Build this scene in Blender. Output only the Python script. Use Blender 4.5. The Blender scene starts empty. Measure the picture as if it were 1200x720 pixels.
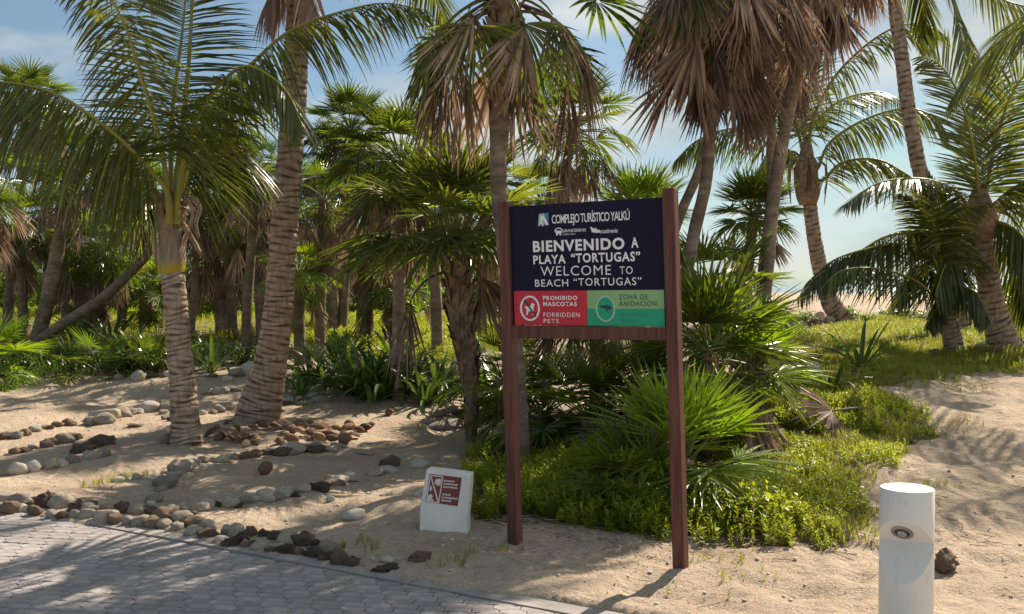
import bpy, math, random
import numpy as np
from mathutils import Vector, Matrix, Euler, noise
R = math.radians
rnd = random.Random(7)
sc = bpy.context.scene
C = sc.collection

# ------------------------------------------------------------------ camera, light, sky
CAMH, FPX = 1.6, 1167.0
PITCH = math.atan(26 / FPX)
cam = bpy.data.cameras.new("camera"); co = bpy.data.objects.new("camera", cam); C.objects.link(co)
co.location = (0, 0, CAMH); co.rotation_euler = (math.pi / 2 - PITCH, 0, 0)
cam.lens = 35.0; cam.sensor_width = 36.0; cam.clip_end = 20000; cam.clip_start = 0.05
sc.camera = co
SUN_AZ, SUN_EL = R(36), R(40)
sun = bpy.data.lights.new("sun", 'SUN'); so = bpy.data.objects.new("sun", sun); C.objects.link(so)
sun.energy = 5.0; sun.angle = R(0.5); sun.color = (1.0, 0.87, 0.70)
sdir = Vector((math.sin(SUN_AZ) * math.cos(SUN_EL), math.cos(SUN_AZ) * math.cos(SUN_EL), math.sin(SUN_EL)))
so.rotation_euler = sdir.to_track_quat('Z', 'Y').to_euler(); so.location = (20, 20, 20)
w = bpy.data.worlds.new("World"); sc.world = w; w.use_nodes = True
nt = w.node_tree; nt.nodes.clear()
def wn(t, **k):
    n = nt.nodes.new(t)
    for a, b in k.items(): setattr(n, a, b)
    return n
sky = wn('ShaderNodeTexSky', sky_type='NISHITA', sun_disc=False, sun_elevation=SUN_EL, sun_rotation=SUN_AZ, air_density=1.0, dust_density=0.6, ozone_density=1.0)
tc = wn('ShaderNodeTexCoord'); mp = wn('ShaderNodeMapping'); mp.inputs['Scale'].default_value = (1.6, 1.6, 4.2); mp.inputs['Location'].default_value = (3.35, 0.4, 0.2)
nz = wn('ShaderNodeTexNoise'); nz.inputs['Scale'].default_value = 1.5; nz.inputs['Detail'].default_value = 9; nz.inputs['Roughness'].default_value = 0.56
cr = wn('ShaderNodeValToRGB'); cr.color_ramp.elements[0].position = 0.43; cr.color_ramp.elements[1].position = 0.56
cr.color_ramp.elements[0].color = (0.04, 0.04, 0.04, 1)
nz2 = wn('ShaderNodeTexNoise'); nz2.inputs['Scale'].default_value = 3.1; nz2.inputs['Detail'].default_value = 6
cc = wn('ShaderNodeValToRGB'); cc.color_ramp.elements[0].position = 0.38; cc.color_ramp.elements[1].position = 0.66
cc.color_ramp.elements[0].color = (3.2, 3.8, 4.0, 1); cc.color_ramp.elements[1].color = (5.2, 5.5, 5.45, 1)
mx = wn('ShaderNodeMixRGB'); bg = wn('ShaderNodeBackground'); bg.inputs['Strength'].default_value = 0.084
hs = wn('ShaderNodeHueSaturation'); hs.inputs['Saturation'].default_value = 0.80
out = wn('ShaderNodeOutputWorld'); L = nt.links.new
L(tc.outputs['Generated'], mp.inputs['Vector']); L(mp.outputs[0], nz.inputs['Vector']); L(mp.outputs[0], nz2.inputs['Vector'])
sx = wn('ShaderNodeSeparateXYZ'); L(tc.outputs['Generated'], sx.inputs[0]); ma = wn('ShaderNodeMath', operation='MULTIPLY_ADD'); ma.inputs[1].default_value = .20; L(sx.outputs['X'], ma.inputs[0]); L(nz.outputs['Fac'], ma.inputs[2]); L(ma.outputs[0], cr.inputs[0]); L(nz2.outputs['Fac'], cc.inputs[0])
L(cr.outputs[0], mx.inputs[0]); L(sky.outputs[0], hs.inputs['Color']); tn = wn('ShaderNodeMixRGB', blend_type='MULTIPLY'); tn.inputs[0].default_value = 1; tn.inputs[2].default_value = (.47, .58, .64, 1); L(hs.outputs[0], tn.inputs[1]); L(tn.outputs[0], mx.inputs[1]); L(cc.outputs[0], mx.inputs[2]); dk = wn('ShaderNodeMixRGB', blend_type='DARKEN'); dk.inputs[0].default_value = 1; dk.inputs[2].default_value = (5.2, 5.5, 5.45, 1); L(mx.outputs[0], dk.inputs[1]); L(dk.outputs[0], bg.inputs[0]); L(bg.outputs[0], out.inputs[0])
sc.view_settings.view_transform = 'Standard'; sc.view_settings.look = 'None'; sc.view_settings.exposure = 0.80
sc.view_settings.gamma = 1.0
sc.render.engine = 'CYCLES'
sc.cycles.max_bounces = 6; sc.cycles.transparent_max_bounces = 8; sc.cycles.use_denoising = True

# ------------------------------------------------------------------ terrain height
def _h(ix, iy, s):
    n = (ix * 374761393 + iy * 668265263 + s * 974634777) & 0xffffffff
    n = ((n ^ (n >> 13)) * 1274126177) & 0xffffffff
    return ((n ^ (n >> 16)) & 0xffff) / 65535.0
def vnoise(x, y, s=0):
    x = np.asarray(x, float); y = np.asarray(y, float)
    ix = np.floor(x).astype(np.int64); iy = np.floor(y).astype(np.int64)
    fx = x - ix; fy = y - iy; fx = fx * fx * (3 - 2 * fx); fy = fy * fy * (3 - 2 * fy)
    a = _h(ix, iy, s); b = _h(ix + 1, iy, s); c = _h(ix, iy + 1, s); d = _h(ix + 1, iy + 1, s)
    return (a * (1 - fx) + b * fx) * (1 - fy) + (c * (1 - fx) + d * fx) * fy * 1.0 - 0.5
def sstep(a, b, x):
    t = np.clip((np.asarray(x, float) - a) / (b - a), 0, 1); return t * t * (3 - 2 * t)
# kerb line of the paving: through KP with direction KD (pavement on the camera's side)
KP = (-2.39, 6.48); KD = (0.863, -0.505); KN = (0.505, 0.863)
def kside(x, y):    # metres beyond the pavement edge (positive = sand)
    return (np.asarray(x, float) - KP[0]) * KN[0] + (np.asarray(y, float) - KP[1]) * KN[1]
def zbase(x, y):
    y = np.asarray(y, float); x = np.asarray(x, float)
    zr = np.interp(y, [0, 5.8, 9, 11, 13, 16, 20, 26, 85, 100, 140, 400], [0, 0, .2, .40, .52, .68, .9, .95, .9, .3, -2, -4])
    zl = np.interp(y, [0, 10, 12, 15, 18, 25, 85, 100, 140, 400], [0, 0, .05, .35, .52, .8, .9, .3, -2, -4])
    wr = sstep(-0.5, 3, x)
    return zr * wr + zl * (1 - wr)
def zg(x, y):
    x = np.asarray(x, float); y = np.asarray(y, float)
    k = sstep(0.0, 0.5, kside(x, y)); near = 1 - sstep(20, 40, y)
    n = (vnoise(x * 1.1, y * 1.1, 1) * 0.07 + vnoise(x * 2.7, y * 2.7, 2) * 0.045) * near
    fp = vnoise(x * 5.5, y * 5.5, 3); fp2 = vnoise(x * 11, y * 11, 4)
    right = sstep(0.2, 1.2, x)
    n = n + (fp * 0.030 + fp2 * 0.016) * (0.6 + 0.8 * right) * near
    n = n - np.clip(-(vnoise(x * 3.7 + 5, y * 3.7, 9) + 0.22), 0, 1) * 0.12 * (0.3 + 0.9 * right) * near
    z = zbase(x, y) + n * k + 0.026 + (fp2 * .012)
    edge = .03 - np.clip(vnoise(x * 1.3, y * 1.3, 21) * .5 + fp * .12, -.04, .16)     # sand drifts over the kerb here and there
    return z - 0.12 * sstep(0, .09, edge - kside(x, y)) - .03 * (kside(x, y) < edge - .09)
def zgf(x, y): return float(zg(np.array([x]), np.array([y]))[0])
def ray(px, py):
    dx = (px - 600) / FPX; dz = -(py - 360) / FPX
    return np.array([dx, math.cos(PITCH) + dz * math.sin(PITCH), -math.sin(PITCH) + dz * math.cos(PITCH)])
def W(px, py, d):
    r = ray(px, py); s = d / r[1]; return Vector((r[0] * s, d, CAMH + r[2] * s))
def G(px, py, smooth=False):
    r = ray(px, py); ds = np.arange(3.5, 60, 0.02)
    X = r[0] * ds / r[1]; Z = CAMH + r[2] * ds / r[1]
    zz = zbase(X, ds) if smooth else np.maximum(zg(X, ds), 0)
    i = int(np.argmax(Z <= zz)) if (Z <= zz).any() else len(ds) - 1
    return Vector((X[i], ds[i], float(zz[i])))

# ------------------------------------------------------------------ materials
MATS = {}
def mat(name, c1, c2, scale=8.0, detail=5, rough=0.85, bump=0.0, bscale=None, stretch=None, objrand=0.0, attr=None, transl=0.0, spec=0.3, c3=None, coord='Object', bdist=0.02, lo=0.35, hi=0.65, hue=0.0):
    m = bpy.data.materials.new(name); m.use_nodes = True; MATS[name] = m
    n = m.node_tree; N = n.nodes; l = n.links.new; p = N['Principled BSDF']
    tc = N.new('ShaderNodeTexCoord'); src = tc.outputs[coord]
    if stretch:
        mp = N.new('ShaderNodeMapping'); mp.inputs['Scale'].default_value = stretch; l(src, mp.inputs[0]); src = mp.outputs[0]
    tx = N.new('ShaderNodeTexNoise'); tx.inputs['Scale'].default_value = scale; tx.inputs['Detail'].default_value = detail; tx.inputs['Roughness'].default_value = 0.6
    l(src, tx.inputs['Vector'])
    r = N.new('ShaderNodeValToRGB'); r.color_ramp.elements[0].position = lo; r.color_ramp.elements[1].position = hi
    r.color_ramp.elements[0].color = (*c1, 1); r.color_ramp.elements[1].color = (*c2, 1)
    l(tx.outputs['Fac'], r.inputs[0]); col = r.outputs[0]
    if attr and c3 is not None:
        at = N.new('ShaderNodeAttribute'); at.attribute_name = attr
        mx = N.new('ShaderNodeMixRGB'); l(at.outputs['Fac'], mx.inputs[0]); l(col, mx.inputs[1]); mx.inputs[2].default_value = (*c3, 1); col = mx.outputs[0]
    if objrand or hue:
        oi = N.new('ShaderNodeObjectInfo'); mr = N.new('ShaderNodeMapRange'); mr.inputs['To Min'].default_value = 1 - objrand; mr.inputs['To Max'].default_value = 1 + objrand
        l(oi.outputs['Random'], mr.inputs['Value']); h = N.new('ShaderNodeHueSaturation'); l(mr.outputs[0], h.inputs['Value']); l(col, h.inputs['Color'])
        if hue:
            m2 = N.new('ShaderNodeMath'); m2.operation = 'MULTIPLY'; m2.inputs[1].default_value = 17.3; l(oi.outputs['Random'], m2.inputs[0])
            m3 = N.new('ShaderNodeMath'); m3.operation = 'FRACT'; l(m2.outputs[0], m3.inputs[0])
            m4 = N.new('ShaderNodeMapRange'); m4.inputs['To Min'].default_value = 0.5 - hue; m4.inputs['To Max'].default_value = 0.5 + hue; l(m3.outputs[0], m4.inputs['Value']); l(m4.outputs[0], h.inputs['Hue'])
        col = h.outputs[0]
    l(col, p.inputs['Base Color']); p.inputs['Roughness'].default_value = rough; p.inputs['Specular IOR Level'].default_value = spec
    if bump:
        bt = N.new('ShaderNodeTexNoise'); bt.inputs['Scale'].default_value = bscale or scale * 3; bt.inputs['Detail'].default_value = 6; l(src, bt.inputs['Vector'])
        b = N.new('ShaderNodeBump'); b.inputs['Strength'].default_value = bump; b.inputs['Distance'].default_value = bdist; l(bt.outputs['Fac'], b.inputs['Height']); l(b.outputs[0], p.inputs['Normal'])
    if transl:
        t = N.new('ShaderNodeBsdfTranslucent'); l(col, t.inputs['Color'])
        g = N.new('ShaderNodeHueSaturation'); g.inputs['Saturation'].default_value = 1.12; g.inputs['Value'].default_value = 2.1; l(col, g.inputs['Color']); l(g.outputs[0], t.inputs['Color'])
        ms = N.new('ShaderNodeMixShader'); ms.inputs[0].default_value = transl; l(p.outputs[0], ms.inputs[1]); l(t.outputs[0], ms.inputs[2]); l(ms.outputs[0], N['Material Output'].inputs['Surface'])
    return m
mat('fan_green', (.042, .060, .011), (.090, .125, .022), 3, rough=.30, spec=.6, attr='v', c3=(.20, .23, .03), transl=.40, objrand=.28, hue=.018)
mat('fan_bright', (.13, .19, .022), (.22, .29, .036), 3, rough=.36, spec=.5, attr='v', c3=(.20, .28, .04), transl=.42, objrand=.18, hue=.012)
mat('fan_fresh', (.062, .082, .014), (.125, .155, .026), 3, rough=.32, spec=.55, attr='v', c3=(.20, .23, .035), transl=.40, objrand=.25, hue=.015)
mat('fan_dead', (.10, .064, .052), (.28, .20, .165), 2.2, rough=.6, attr='v', c3=(.46, .34, .22), transl=.22, objrand=.5, hue=.01)
mat('petiole', (.10, .12, .03), (.17, .17, .045), 4, rough=.5, objrand=.2)
mat('coco_leaf', (.038, .050, .011), (.075, .095, .018), 2, rough=.30, spec=.6, attr='v', c3=(.22, .22, .03), transl=.38, objrand=.2, coord='Generated')
mat('coco_rachis', (.19, .20, .04), (.30, .27, .05), 3, rough=.45, objrand=.15)
mat('coco_bark', (.30, .22, .17), (.52, .41, .33), 9, detail=8, rough=.95, bump=.9, bscale=40, stretch=(2.2, 2.2, .7), attr='v', c3=(.12, .078, .06), bdist=.012)
mat('coco_husk_base', (.22, .16, .12), (.38, .30, .24), 6, rough=.9, bump=.6, bscale=30, stretch=(5, 5, .7), attr='v', c3=(.50, .36, .03))
mat('fan_bark', (.18, .135, .10), (.40, .315, .245), 7, detail=8, rough=.95, bump=.8, bscale=45, stretch=(1, 1, 2.5), attr='v', c3=(.10, .07, .05), objrand=.22)
mat('boot', (.15, .095, .065), (.36, .25, .17), 12, rough=.95, bump=.6, objrand=.1, attr='v', c3=(.34, .23, .15))
mat('strap_green', (.045, .078, .016), (.085, .135, .026), 4, rough=.34, spec=.5, transl=.25, objrand=.3, attr='v', c3=(.12, .16, .03))
mat('weed', (.15, .185, .026), (.28, .31, .05), 1.3, rough=.45, transl=.50, attr='v', c3=(.25, .26, .035), coord='Object')
mat('grass', (.15, .18, .028), (.25, .27, .05), 0.8, rough=.6, transl=.40, attr='v', c3=(.30, .26, .08))
mat('bush_leaf', (.060, .105, .018), (.12, .19, .028), 0.6, rough=.42, transl=.38, attr='v', c3=(.20, .25, .035), objrand=.2, hue=.012)
mat('twig', (.16, .11, .075), (.26, .19, .13), 9, rough=.9)
mat('stone', (.26, .22, .185), (.54, .47, .39), 9, detail=8, rough=.95, bump=.7, bscale=30, objrand=.28)
mat('stone_brown', (.17, .11, .075), (.36, .26, .19), 10, detail=8, rough=.95, bump=.9, bscale=34, objrand=.35)
mat('stone_pale', (.40, .36, .31), (.60, .55, .48), 8, rough=.9, bump=.5, bscale=26, objrand=.1)
mat('coral_dark', (.13, .085, .07), (.42, .31, .25), 16, detail=9, rough=1, bump=1, bscale=38, bdist=.05, objrand=.4)
mat('husk', (.13, .070, .045), (.30, .185, .12), 16, rough=.9, bump=.6, stretch=(1, 1, 4), objrand=.3)
mat('husk_in', (.42, .30, .20), (.58, .45, .32), 20, rough=.9, bump=.4)
mat('paver', (.23, .21, .21), (.38, .345, .33), 14, detail=8, rough=.93, bump=.5, bscale=120, bdist=.004, objrand=.13)
mat('kerb', (.25, .225, .215), (.38, .34, .315), 5, detail=8, rough=.93, bump=.5, bscale=90, bdist=.004)
mat('joint_sand', (.20, .16, .13), (.30, .25, .19), 20, rough=1)
mat('post_paint', (.085, .030, .022), (.17, .068, .050), 9, detail=10, rough=.6, bump=.6, bscale=40, stretch=(4, 4, .3), bdist=.005)
mat('navy', (.010, .009, .026), (.015, .013, .036), 3, rough=.45, spec=.12)
mat('sign_red', (.56, .025, .045), (.60, .032, .055), 3, rough=.4)
mat('sign_lightgreen', (.25, .44, .20), (.28, .48, .23), 3, rough=.4)
mat('sign_green', (.015, .34, .19), (.02, .37, .21), 3, rough=.4)
mat('sign_white', (.82, .82, .84), (.88, .88, .88), 30, rough=.5)
mat('sign_dark', (.02, .07, .05), (.03, .08, .06), 3, rough=.5)
mat('sign_faint', (.02, .22, .15), (.025, .24, .16), 3, rough=.5)
mat('sign_blue', (.06, .22, .36), (.08, .26, .40), 3, rough=.5)
mat('sign_teal', (.35, .55, .38), (.42, .60, .45), 3, rough=.5)
mat('white_paint', (.66, .64, .60), (.78, .77, .74), 5, detail=8, rough=.7, bump=.35, bscale=45, bdist=.004)
mat('bollard_paint', (.50, .46, .40), (.76, .735, .68), 5, detail=10, rough=.65, bump=.5, bscale=30, bdist=.004, lo=.22, hi=.42, stretch=(2.2, 2.2, .8))
mat('lamp_ring', (.22, .21, .20), (.36, .34, .32), 30, rough=.45)
mat('lamp_glass', (.30, .30, .29), (.42, .42, .40), 30, rough=.2, spec=.6)
mat('lamp_dark', (.05, .045, .04), (.09, .08, .07), 30, rough=.5)
mat('plaque_red', (.17, .038, .035), (.21, .05, .045), 12, rough=.5)
mat('plaque_white', (.60, .55, .52), (.72, .68, .66), 20, rough=.5)
mat('litter', (.16, .11, .08), (.42, .33, .24), 2.0, rough=.95, attr='v', c3=(.50, .41, .31), transl=.1)
mat('pebble', (.30, .25, .2), (.62, .56, .48), 3.0, rough=.95)

def ground_mat():
    m = bpy.data.materials.new('sand'); m.use_nodes = True; N = m.node_tree.nodes; l = m.node_tree.links.new; p = N['Principled BSDF']
    g = N.new('ShaderNodeNewGeometry'); pos = g.outputs['Position']
    def noise_(s, d=6, r=.6):
        t = N.new('ShaderNodeTexNoise'); t.inputs['Scale'].default_value = s; t.inputs['Detail'].default_value = d; t.inputs['Roughness'].default_value = r; l(pos, t.inputs['Vector']); return t.outputs['Fac']
    def ramp(f, a, b, ca, cb):
        r = N.new('ShaderNodeValToRGB'); r.color_ramp.elements[0].position = a; r.color_ramp.elements[1].position = b
        r.color_ramp.elements[0].color = (*ca, 1); r.color_ramp.elements[1].color = (*cb, 1); l(f, r.inputs[0]); return r.outputs[0]
    def mix(f, a, b, t='MIX'):
        x = N.new('ShaderNodeMixRGB'); x.blend_type = t
        if hasattr(f, 'links'): l(f, x.inputs[0])
        else: x.inputs[0].default_value = f
        l(a, x.inputs[1]); l(b, x.inputs[2]) if hasattr(b, 'links') else None
        if not hasattr(b, 'links'): x.inputs[2].default_value = (*b, 1)
        return x.outputs[0]
    c = ramp(noise_(1.3, 8), .3, .7, (.46, .36, .27), (.62, .50, .385))
    c = mix(ramp(noise_(38, 4, .7), .57, .66, (0, 0, 0), (.85, .85, .85)), c, (.27, .19, .14))      # damp grains and crumbs
    c = mix(ramp(noise_(7, 9, .75), .52, .68, (0, 0, 0), (.55, .55, .55)), c, (.33, .24, .17))
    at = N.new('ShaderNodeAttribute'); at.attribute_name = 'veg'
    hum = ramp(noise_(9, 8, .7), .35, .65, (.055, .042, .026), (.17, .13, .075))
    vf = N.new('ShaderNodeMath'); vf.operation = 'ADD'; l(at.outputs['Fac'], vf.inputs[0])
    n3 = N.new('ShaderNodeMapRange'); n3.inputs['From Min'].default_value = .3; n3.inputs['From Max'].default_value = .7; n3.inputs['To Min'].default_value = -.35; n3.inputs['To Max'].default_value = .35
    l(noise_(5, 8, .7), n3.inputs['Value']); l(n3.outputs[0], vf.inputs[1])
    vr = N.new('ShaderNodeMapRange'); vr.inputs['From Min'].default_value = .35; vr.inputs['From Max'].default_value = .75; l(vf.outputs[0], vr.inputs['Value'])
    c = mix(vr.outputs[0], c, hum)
    l(c, p.inputs['Base Color']); p.inputs['Roughness'].default_value = 1; p.inputs['Specular IOR Level'].default_value = .1
    a = N.new('ShaderNodeMath'); a.operation = 'ADD'; l(noise_(14, 6, .65), a.inputs[0])
    b2 = N.new('ShaderNodeMath'); b2.operation = 'MULTIPLY'; b2.inputs[1].default_value = .35; l(noise_(70, 5, .7), b2.inputs[0]); l(b2.outputs[0], a.inputs[1])
    b = N.new('ShaderNodeBump'); b.inputs['Strength'].default_value = .9; b.inputs['Distance'].default_value = .06; l(a.outputs[0], b.inputs['Height']); l(b.outputs[0], p.inputs['Normal'])
    return m
MATS['sand'] = ground_mat()
def sea_mat():
    m = bpy.data.materials.new('sea_water'); m.use_nodes = True; N = m.node_tree.nodes; l = m.node_tree.links.new; p = N['Principled BSDF']
    p.inputs['Base Color'].default_value = (.055, .13, .19, 1); p.inputs['Roughness'].default_value = .35
    g = N.new('ShaderNodeNewGeometry'); mp = N.new('ShaderNodeMapping'); mp.inputs['Scale'].default_value = (.12, .5, .3); l(g.outputs['Position'], mp.inputs[0])
    t = N.new('ShaderNodeTexNoise'); t.inputs['Scale'].default_value = 1; t.inputs['Detail'].default_value = 8; l(mp.outputs[0], t.inputs[0])
    b = N.new('ShaderNodeBump'); b.inputs['Strength'].default_value = .8; b.inputs['Distance'].default_value = 1.0; l(t.outputs['Fac'], b.inputs['Height']); l(b.outputs[0], p.inputs['Normal'])
    r = N.new('ShaderNodeValToRGB'); r.color_ramp.elements[0].position = .60; r.color_ramp.elements[1].position = .68
    r.color_ramp.elements[0].color = (.06, .14, .20, 1); r.color_ramp.elements[1].color = (.5, .55, .58, 1); l(t.outputs['Fac'], r.inputs[0]); l(r.outputs[0], p.inputs['Base Color'])
    return m
MATS['sea'] = sea_mat()

# ------------------------------------------------------------------ mesh helpers
class MB:
    def __init__(s): s.v = []; s.f = []; s.m = []; s.a = []; s.sm = []
    def add(s, vs, fs, m=0, a=0.0, smooth=False):
        k = len(s.v); s.v += [tuple(x) for x in vs]; s.f += [tuple(i + k for i in f) for f in fs]; s.m += [m] * len(fs); s.sm += [smooth] * len(fs)
        s.a += list(a) if hasattr(a, '__len__') else [a] * len(vs)
    def ribbon(s, pts, wid, side, nrm=None, fold=0.0, m=0, a=0.0):
        """strip along pts; wid[i] half width; fold lifts the two edges (three vertices across) when nrm is given"""
        vs, fs = [], []; n = len(pts)
        if nrm is None:
            for p, w_ in zip(pts, wid): vs += [p - side * w_, p + side * w_]
            for i in range(n - 1): fs.append((2 * i, 2 * i + 1, 2 * i + 3, 2 * i + 2))
        else:
            for p, w_ in zip(pts, wid): vs += [p - side * w_ + nrm * (w_ * fold), p, p + side * w_ + nrm * (w_ * fold)]
            for i in range(n - 1): k = 3 * i; fs += [(k, k + 1, k + 4, k + 3), (k + 1, k + 2, k + 5, k + 4)]
        s.add(vs, fs, m, a)
    def tube(s, pts, rad, seg=8, m=0, a=0.0, cap=True, smooth=True, flat=1.0):
        n = len(pts); vs = []; fs = []; av = []
        up = Vector((0, 1, 0)) if abs((pts[-1] - pts[0]).normalized().y) < .9 else Vector((1, 0, 0))
        for i, p in enumerate(pts):
            t = (pts[min(i + 1, n - 1)] - pts[max(i - 1, 0)]).normalized(); x = t.cross(up).normalized(); y = x.cross(t).normalized()
            for k in range(seg):
                an = 2 * math.pi * k / seg; vs.append(p + (x * math.cos(an) + y * math.sin(an) * flat) * rad[i])
            av += [a[i] if hasattr(a, '__len__') else a] * seg
        for i in range(n - 1):
            for k in range(seg): fs.append((i * seg + k, i * seg + (k + 1) % seg, (i + 1) * seg + (k + 1) % seg, (i + 1) * seg + k))
        if cap: fs += [tuple(range(seg))[::-1], tuple((n - 1) * seg + k for k in range(seg))]
        s.add(vs, fs, m, av, smooth)
    def box(s, c, sz, m=0, rot=None):
        vs = []
        for x in (-.5, .5):
            for y in (-.5, .5):
                for z in (-.5, .5):
                    v = Vector((x * sz[0], y * sz[1], z * sz[2])); vs.append((rot @ v if rot else v) + Vector(c))
        s.add(vs, [(0, 1, 3, 2), (4, 6, 7, 5), (0, 4, 5, 1), (2, 3, 7, 6), (0, 2, 6, 4), (1, 5, 7, 3)], m)
    def prism(s, poly, z0, z1, m=0, fn=None):
        """extrude a 2-D polygon from z0 to z1; fn maps (x,y,z) to a point"""
        n = len(poly); fn = fn or (lambda x, y, z: Vector((x, y, z)))
        vs = [fn(x, y, z0) for x, y in poly] + [fn(x, y, z1) for x, y in poly]
        fs = [tuple(range(n))[::-1], tuple(range(n, 2 * n))] + [(i, (i + 1) % n, n + (i + 1) % n, n + i) for i in range(n)]
        s.add(vs, fs, m)
    def mesh(s, name, mats):
        me = bpy.data.meshes.new(name); me.from_pydata(s.v, [], s.f)
        for x in mats: me.materials.append(MATS[x])
        if len(s.f):
            me.polygons.foreach_set('material_index', s.m); me.polygons.foreach_set('use_smooth', s.sm)
            at = me.attributes.new('v', 'FLOAT', 'POINT'); at.data.foreach_set('value', s.a)
        me.update(); return me
    def build(s, name, mats, parent=None):
        return link(name, s.mesh(name, mats), parent)
def link(name, me, parent=None, loc=None, rot=None, scale=None):
    o = bpy.data.objects.new(name, me); C.objects.link(o)
    if parent is not None: o.parent = parent
    if loc is not None: o.location = loc
    if rot is not None: o.rotation_euler = rot
    if scale is not None: o.scale = scale if hasattr(scale, '__len__') else (scale,) * 3
    return o
def tag(o, label=None, cat=None, group=None, kind=None):
    if label: o['label'] = label
    if cat: o['category'] = cat
    if group: o['group'] = group
    if kind: o['kind'] = kind
    return o
def thing(name, label, cat, loc=(0, 0, 0), rotz=0, group=None):
    o = bpy.data.objects.new(name, None); C.objects.link(o); o.location = loc; o.rotation_euler = (0, 0, rotz); o.empty_display_size = .2
    return tag(o, label, cat, group)
def npmesh(name, verts, quads, mats, attr=None, attrname='v', smooth=False):
    me = bpy.data.meshes.new(name); nv = len(verts); nf = len(quads); k = quads.shape[1]
    me.vertices.add(nv); me.vertices.foreach_set('co', verts.astype(np.float32).ravel())
    me.loops.add(nf * k); me.loops.foreach_set('vertex_index', quads.astype(np.int32).ravel())
    me.polygons.add(nf); me.polygons.foreach_set('loop_start', np.arange(0, nf * k, k, dtype=np.int32)); me.polygons.foreach_set('loop_total', np.full(nf, k, dtype=np.int32))
    if smooth: me.polygons.foreach_set('use_smooth', np.ones(nf, dtype=bool))
    for x in mats: me.materials.append(MATS[x])
    me.update(calc_edges=True)
    if attr is not None:
        at = me.attributes.new(attrname, 'FLOAT', 'POINT'); at.data.foreach_set('value', attr.astype(np.float32))
    return me
def spline(P, n):
    P = [Vector(p) for p in P]; Q = [P[0] * 2 - P[1]] + P + [P[-1] * 2 - P[-2]]; out = []; m = len(P) - 1
    for j in range(n):
        t = j / (n - 1) * m; i = min(int(t), m - 1); u = t - i; a, b, c, d = Q[i:i + 4]
        out.append(0.5 * ((2 * b) + (c - a) * u + (2 * a - 5 * b + 4 * c - d) * u * u + (3 * b - a - 3 * c + d) * u ** 3))
    return out

# ------------------------------------------------------------------ vegetation masks (pixel areas taken to the ground)
def inpoly(x, y, poly):
    x = np.asarray(x, float); y = np.asarray(y, float); r = np.zeros(x.shape, bool); n = len(poly)
    for i in range(n):
        x1, y1 = poly[i]; x2, y2 = poly[(i + 1) % n]
        if y1 == y2: continue
        c = ((y1 > y) != (y2 > y)) & (x < (x2 - x1) * (y - y1) / (y2 - y1) + x1); r ^= c
    return r
def gpoly(pix): return [tuple(G(a, b, True)[:2]) for a, b in pix]
A_SIGN = gpoly([(545, 600), (590, 622), (660, 618), (730, 625), (800, 645), (790, 520), (700, 500), (600, 515), (545, 545)])
A_RIGHT = gpoly([(790, 640), (880, 650), (985, 650), (1030, 610), (1000, 565), (1060, 528), (1100, 515), (1070, 480), (1000, 462), (900, 470), (880, 520), (840, 560)])
A_BACK = gpoly([(880, 480), (1000, 468), (1160, 440), (1300, 430), (1300, 385), (1120, 378), (1040, 372), (960, 385), (900, 400), (860, 440)])
A_MID = gpoly([(330, 412), (400, 430), (560, 440), (600, 400), (600, 375), (340, 372)])
A_LEFT = gpoly([(-150, 425), (60, 430), (150, 415), (300, 402), (480, 392), (480, 362), (-150, 362)])

# ------------------------------------------------------------------ ground sheet
xs = np.concatenate([-np.geomspace(9, 900, 26)[::-1], np.arange(-8.9, 9.0, 0.042), np.geomspace(9.05, 900, 26)])
ys = np.concatenate([-np.geomspace(1, 200, 12)[::-1], np.arange(0, 4, .25), np.arange(4, 9.5, .036), np.arange(9.5, 16, .08), np.geomspace(16, 420, 60)])
XX, YY = np.meshgrid(xs, ys); ZZ = zg(XX, YY)
nx, ny = len(xs), len(ys)
V = np.stack([XX.ravel(), YY.ravel(), ZZ.ravel()], 1)
idx = np.arange(nx * ny).reshape(ny, nx)
Q = np.stack([idx[:-1, :-1].ravel(), idx[:-1, 1:].ravel(), idx[1:, 1:].ravel(), idx[1:, :-1].ravel()], 1)
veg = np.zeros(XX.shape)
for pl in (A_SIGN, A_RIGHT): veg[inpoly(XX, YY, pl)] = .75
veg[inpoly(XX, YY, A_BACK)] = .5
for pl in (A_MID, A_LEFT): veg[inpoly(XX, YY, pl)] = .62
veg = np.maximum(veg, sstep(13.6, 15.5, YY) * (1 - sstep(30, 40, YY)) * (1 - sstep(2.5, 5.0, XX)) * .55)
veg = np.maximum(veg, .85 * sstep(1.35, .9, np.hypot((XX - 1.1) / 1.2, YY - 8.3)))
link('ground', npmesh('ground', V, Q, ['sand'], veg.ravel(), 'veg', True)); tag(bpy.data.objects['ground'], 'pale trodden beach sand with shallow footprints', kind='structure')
sv = np.array([[-6000, 88, -.55], [6000, 88, -.55], [6000, 12000, -.55], [-6000, 12000, -.55]], float)
tag(link('sea', npmesh('sea', sv, np.array([[0, 1, 2, 3]]), ['sea'])), 'calm blue grey sea up to the horizon', kind='structure')

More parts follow.
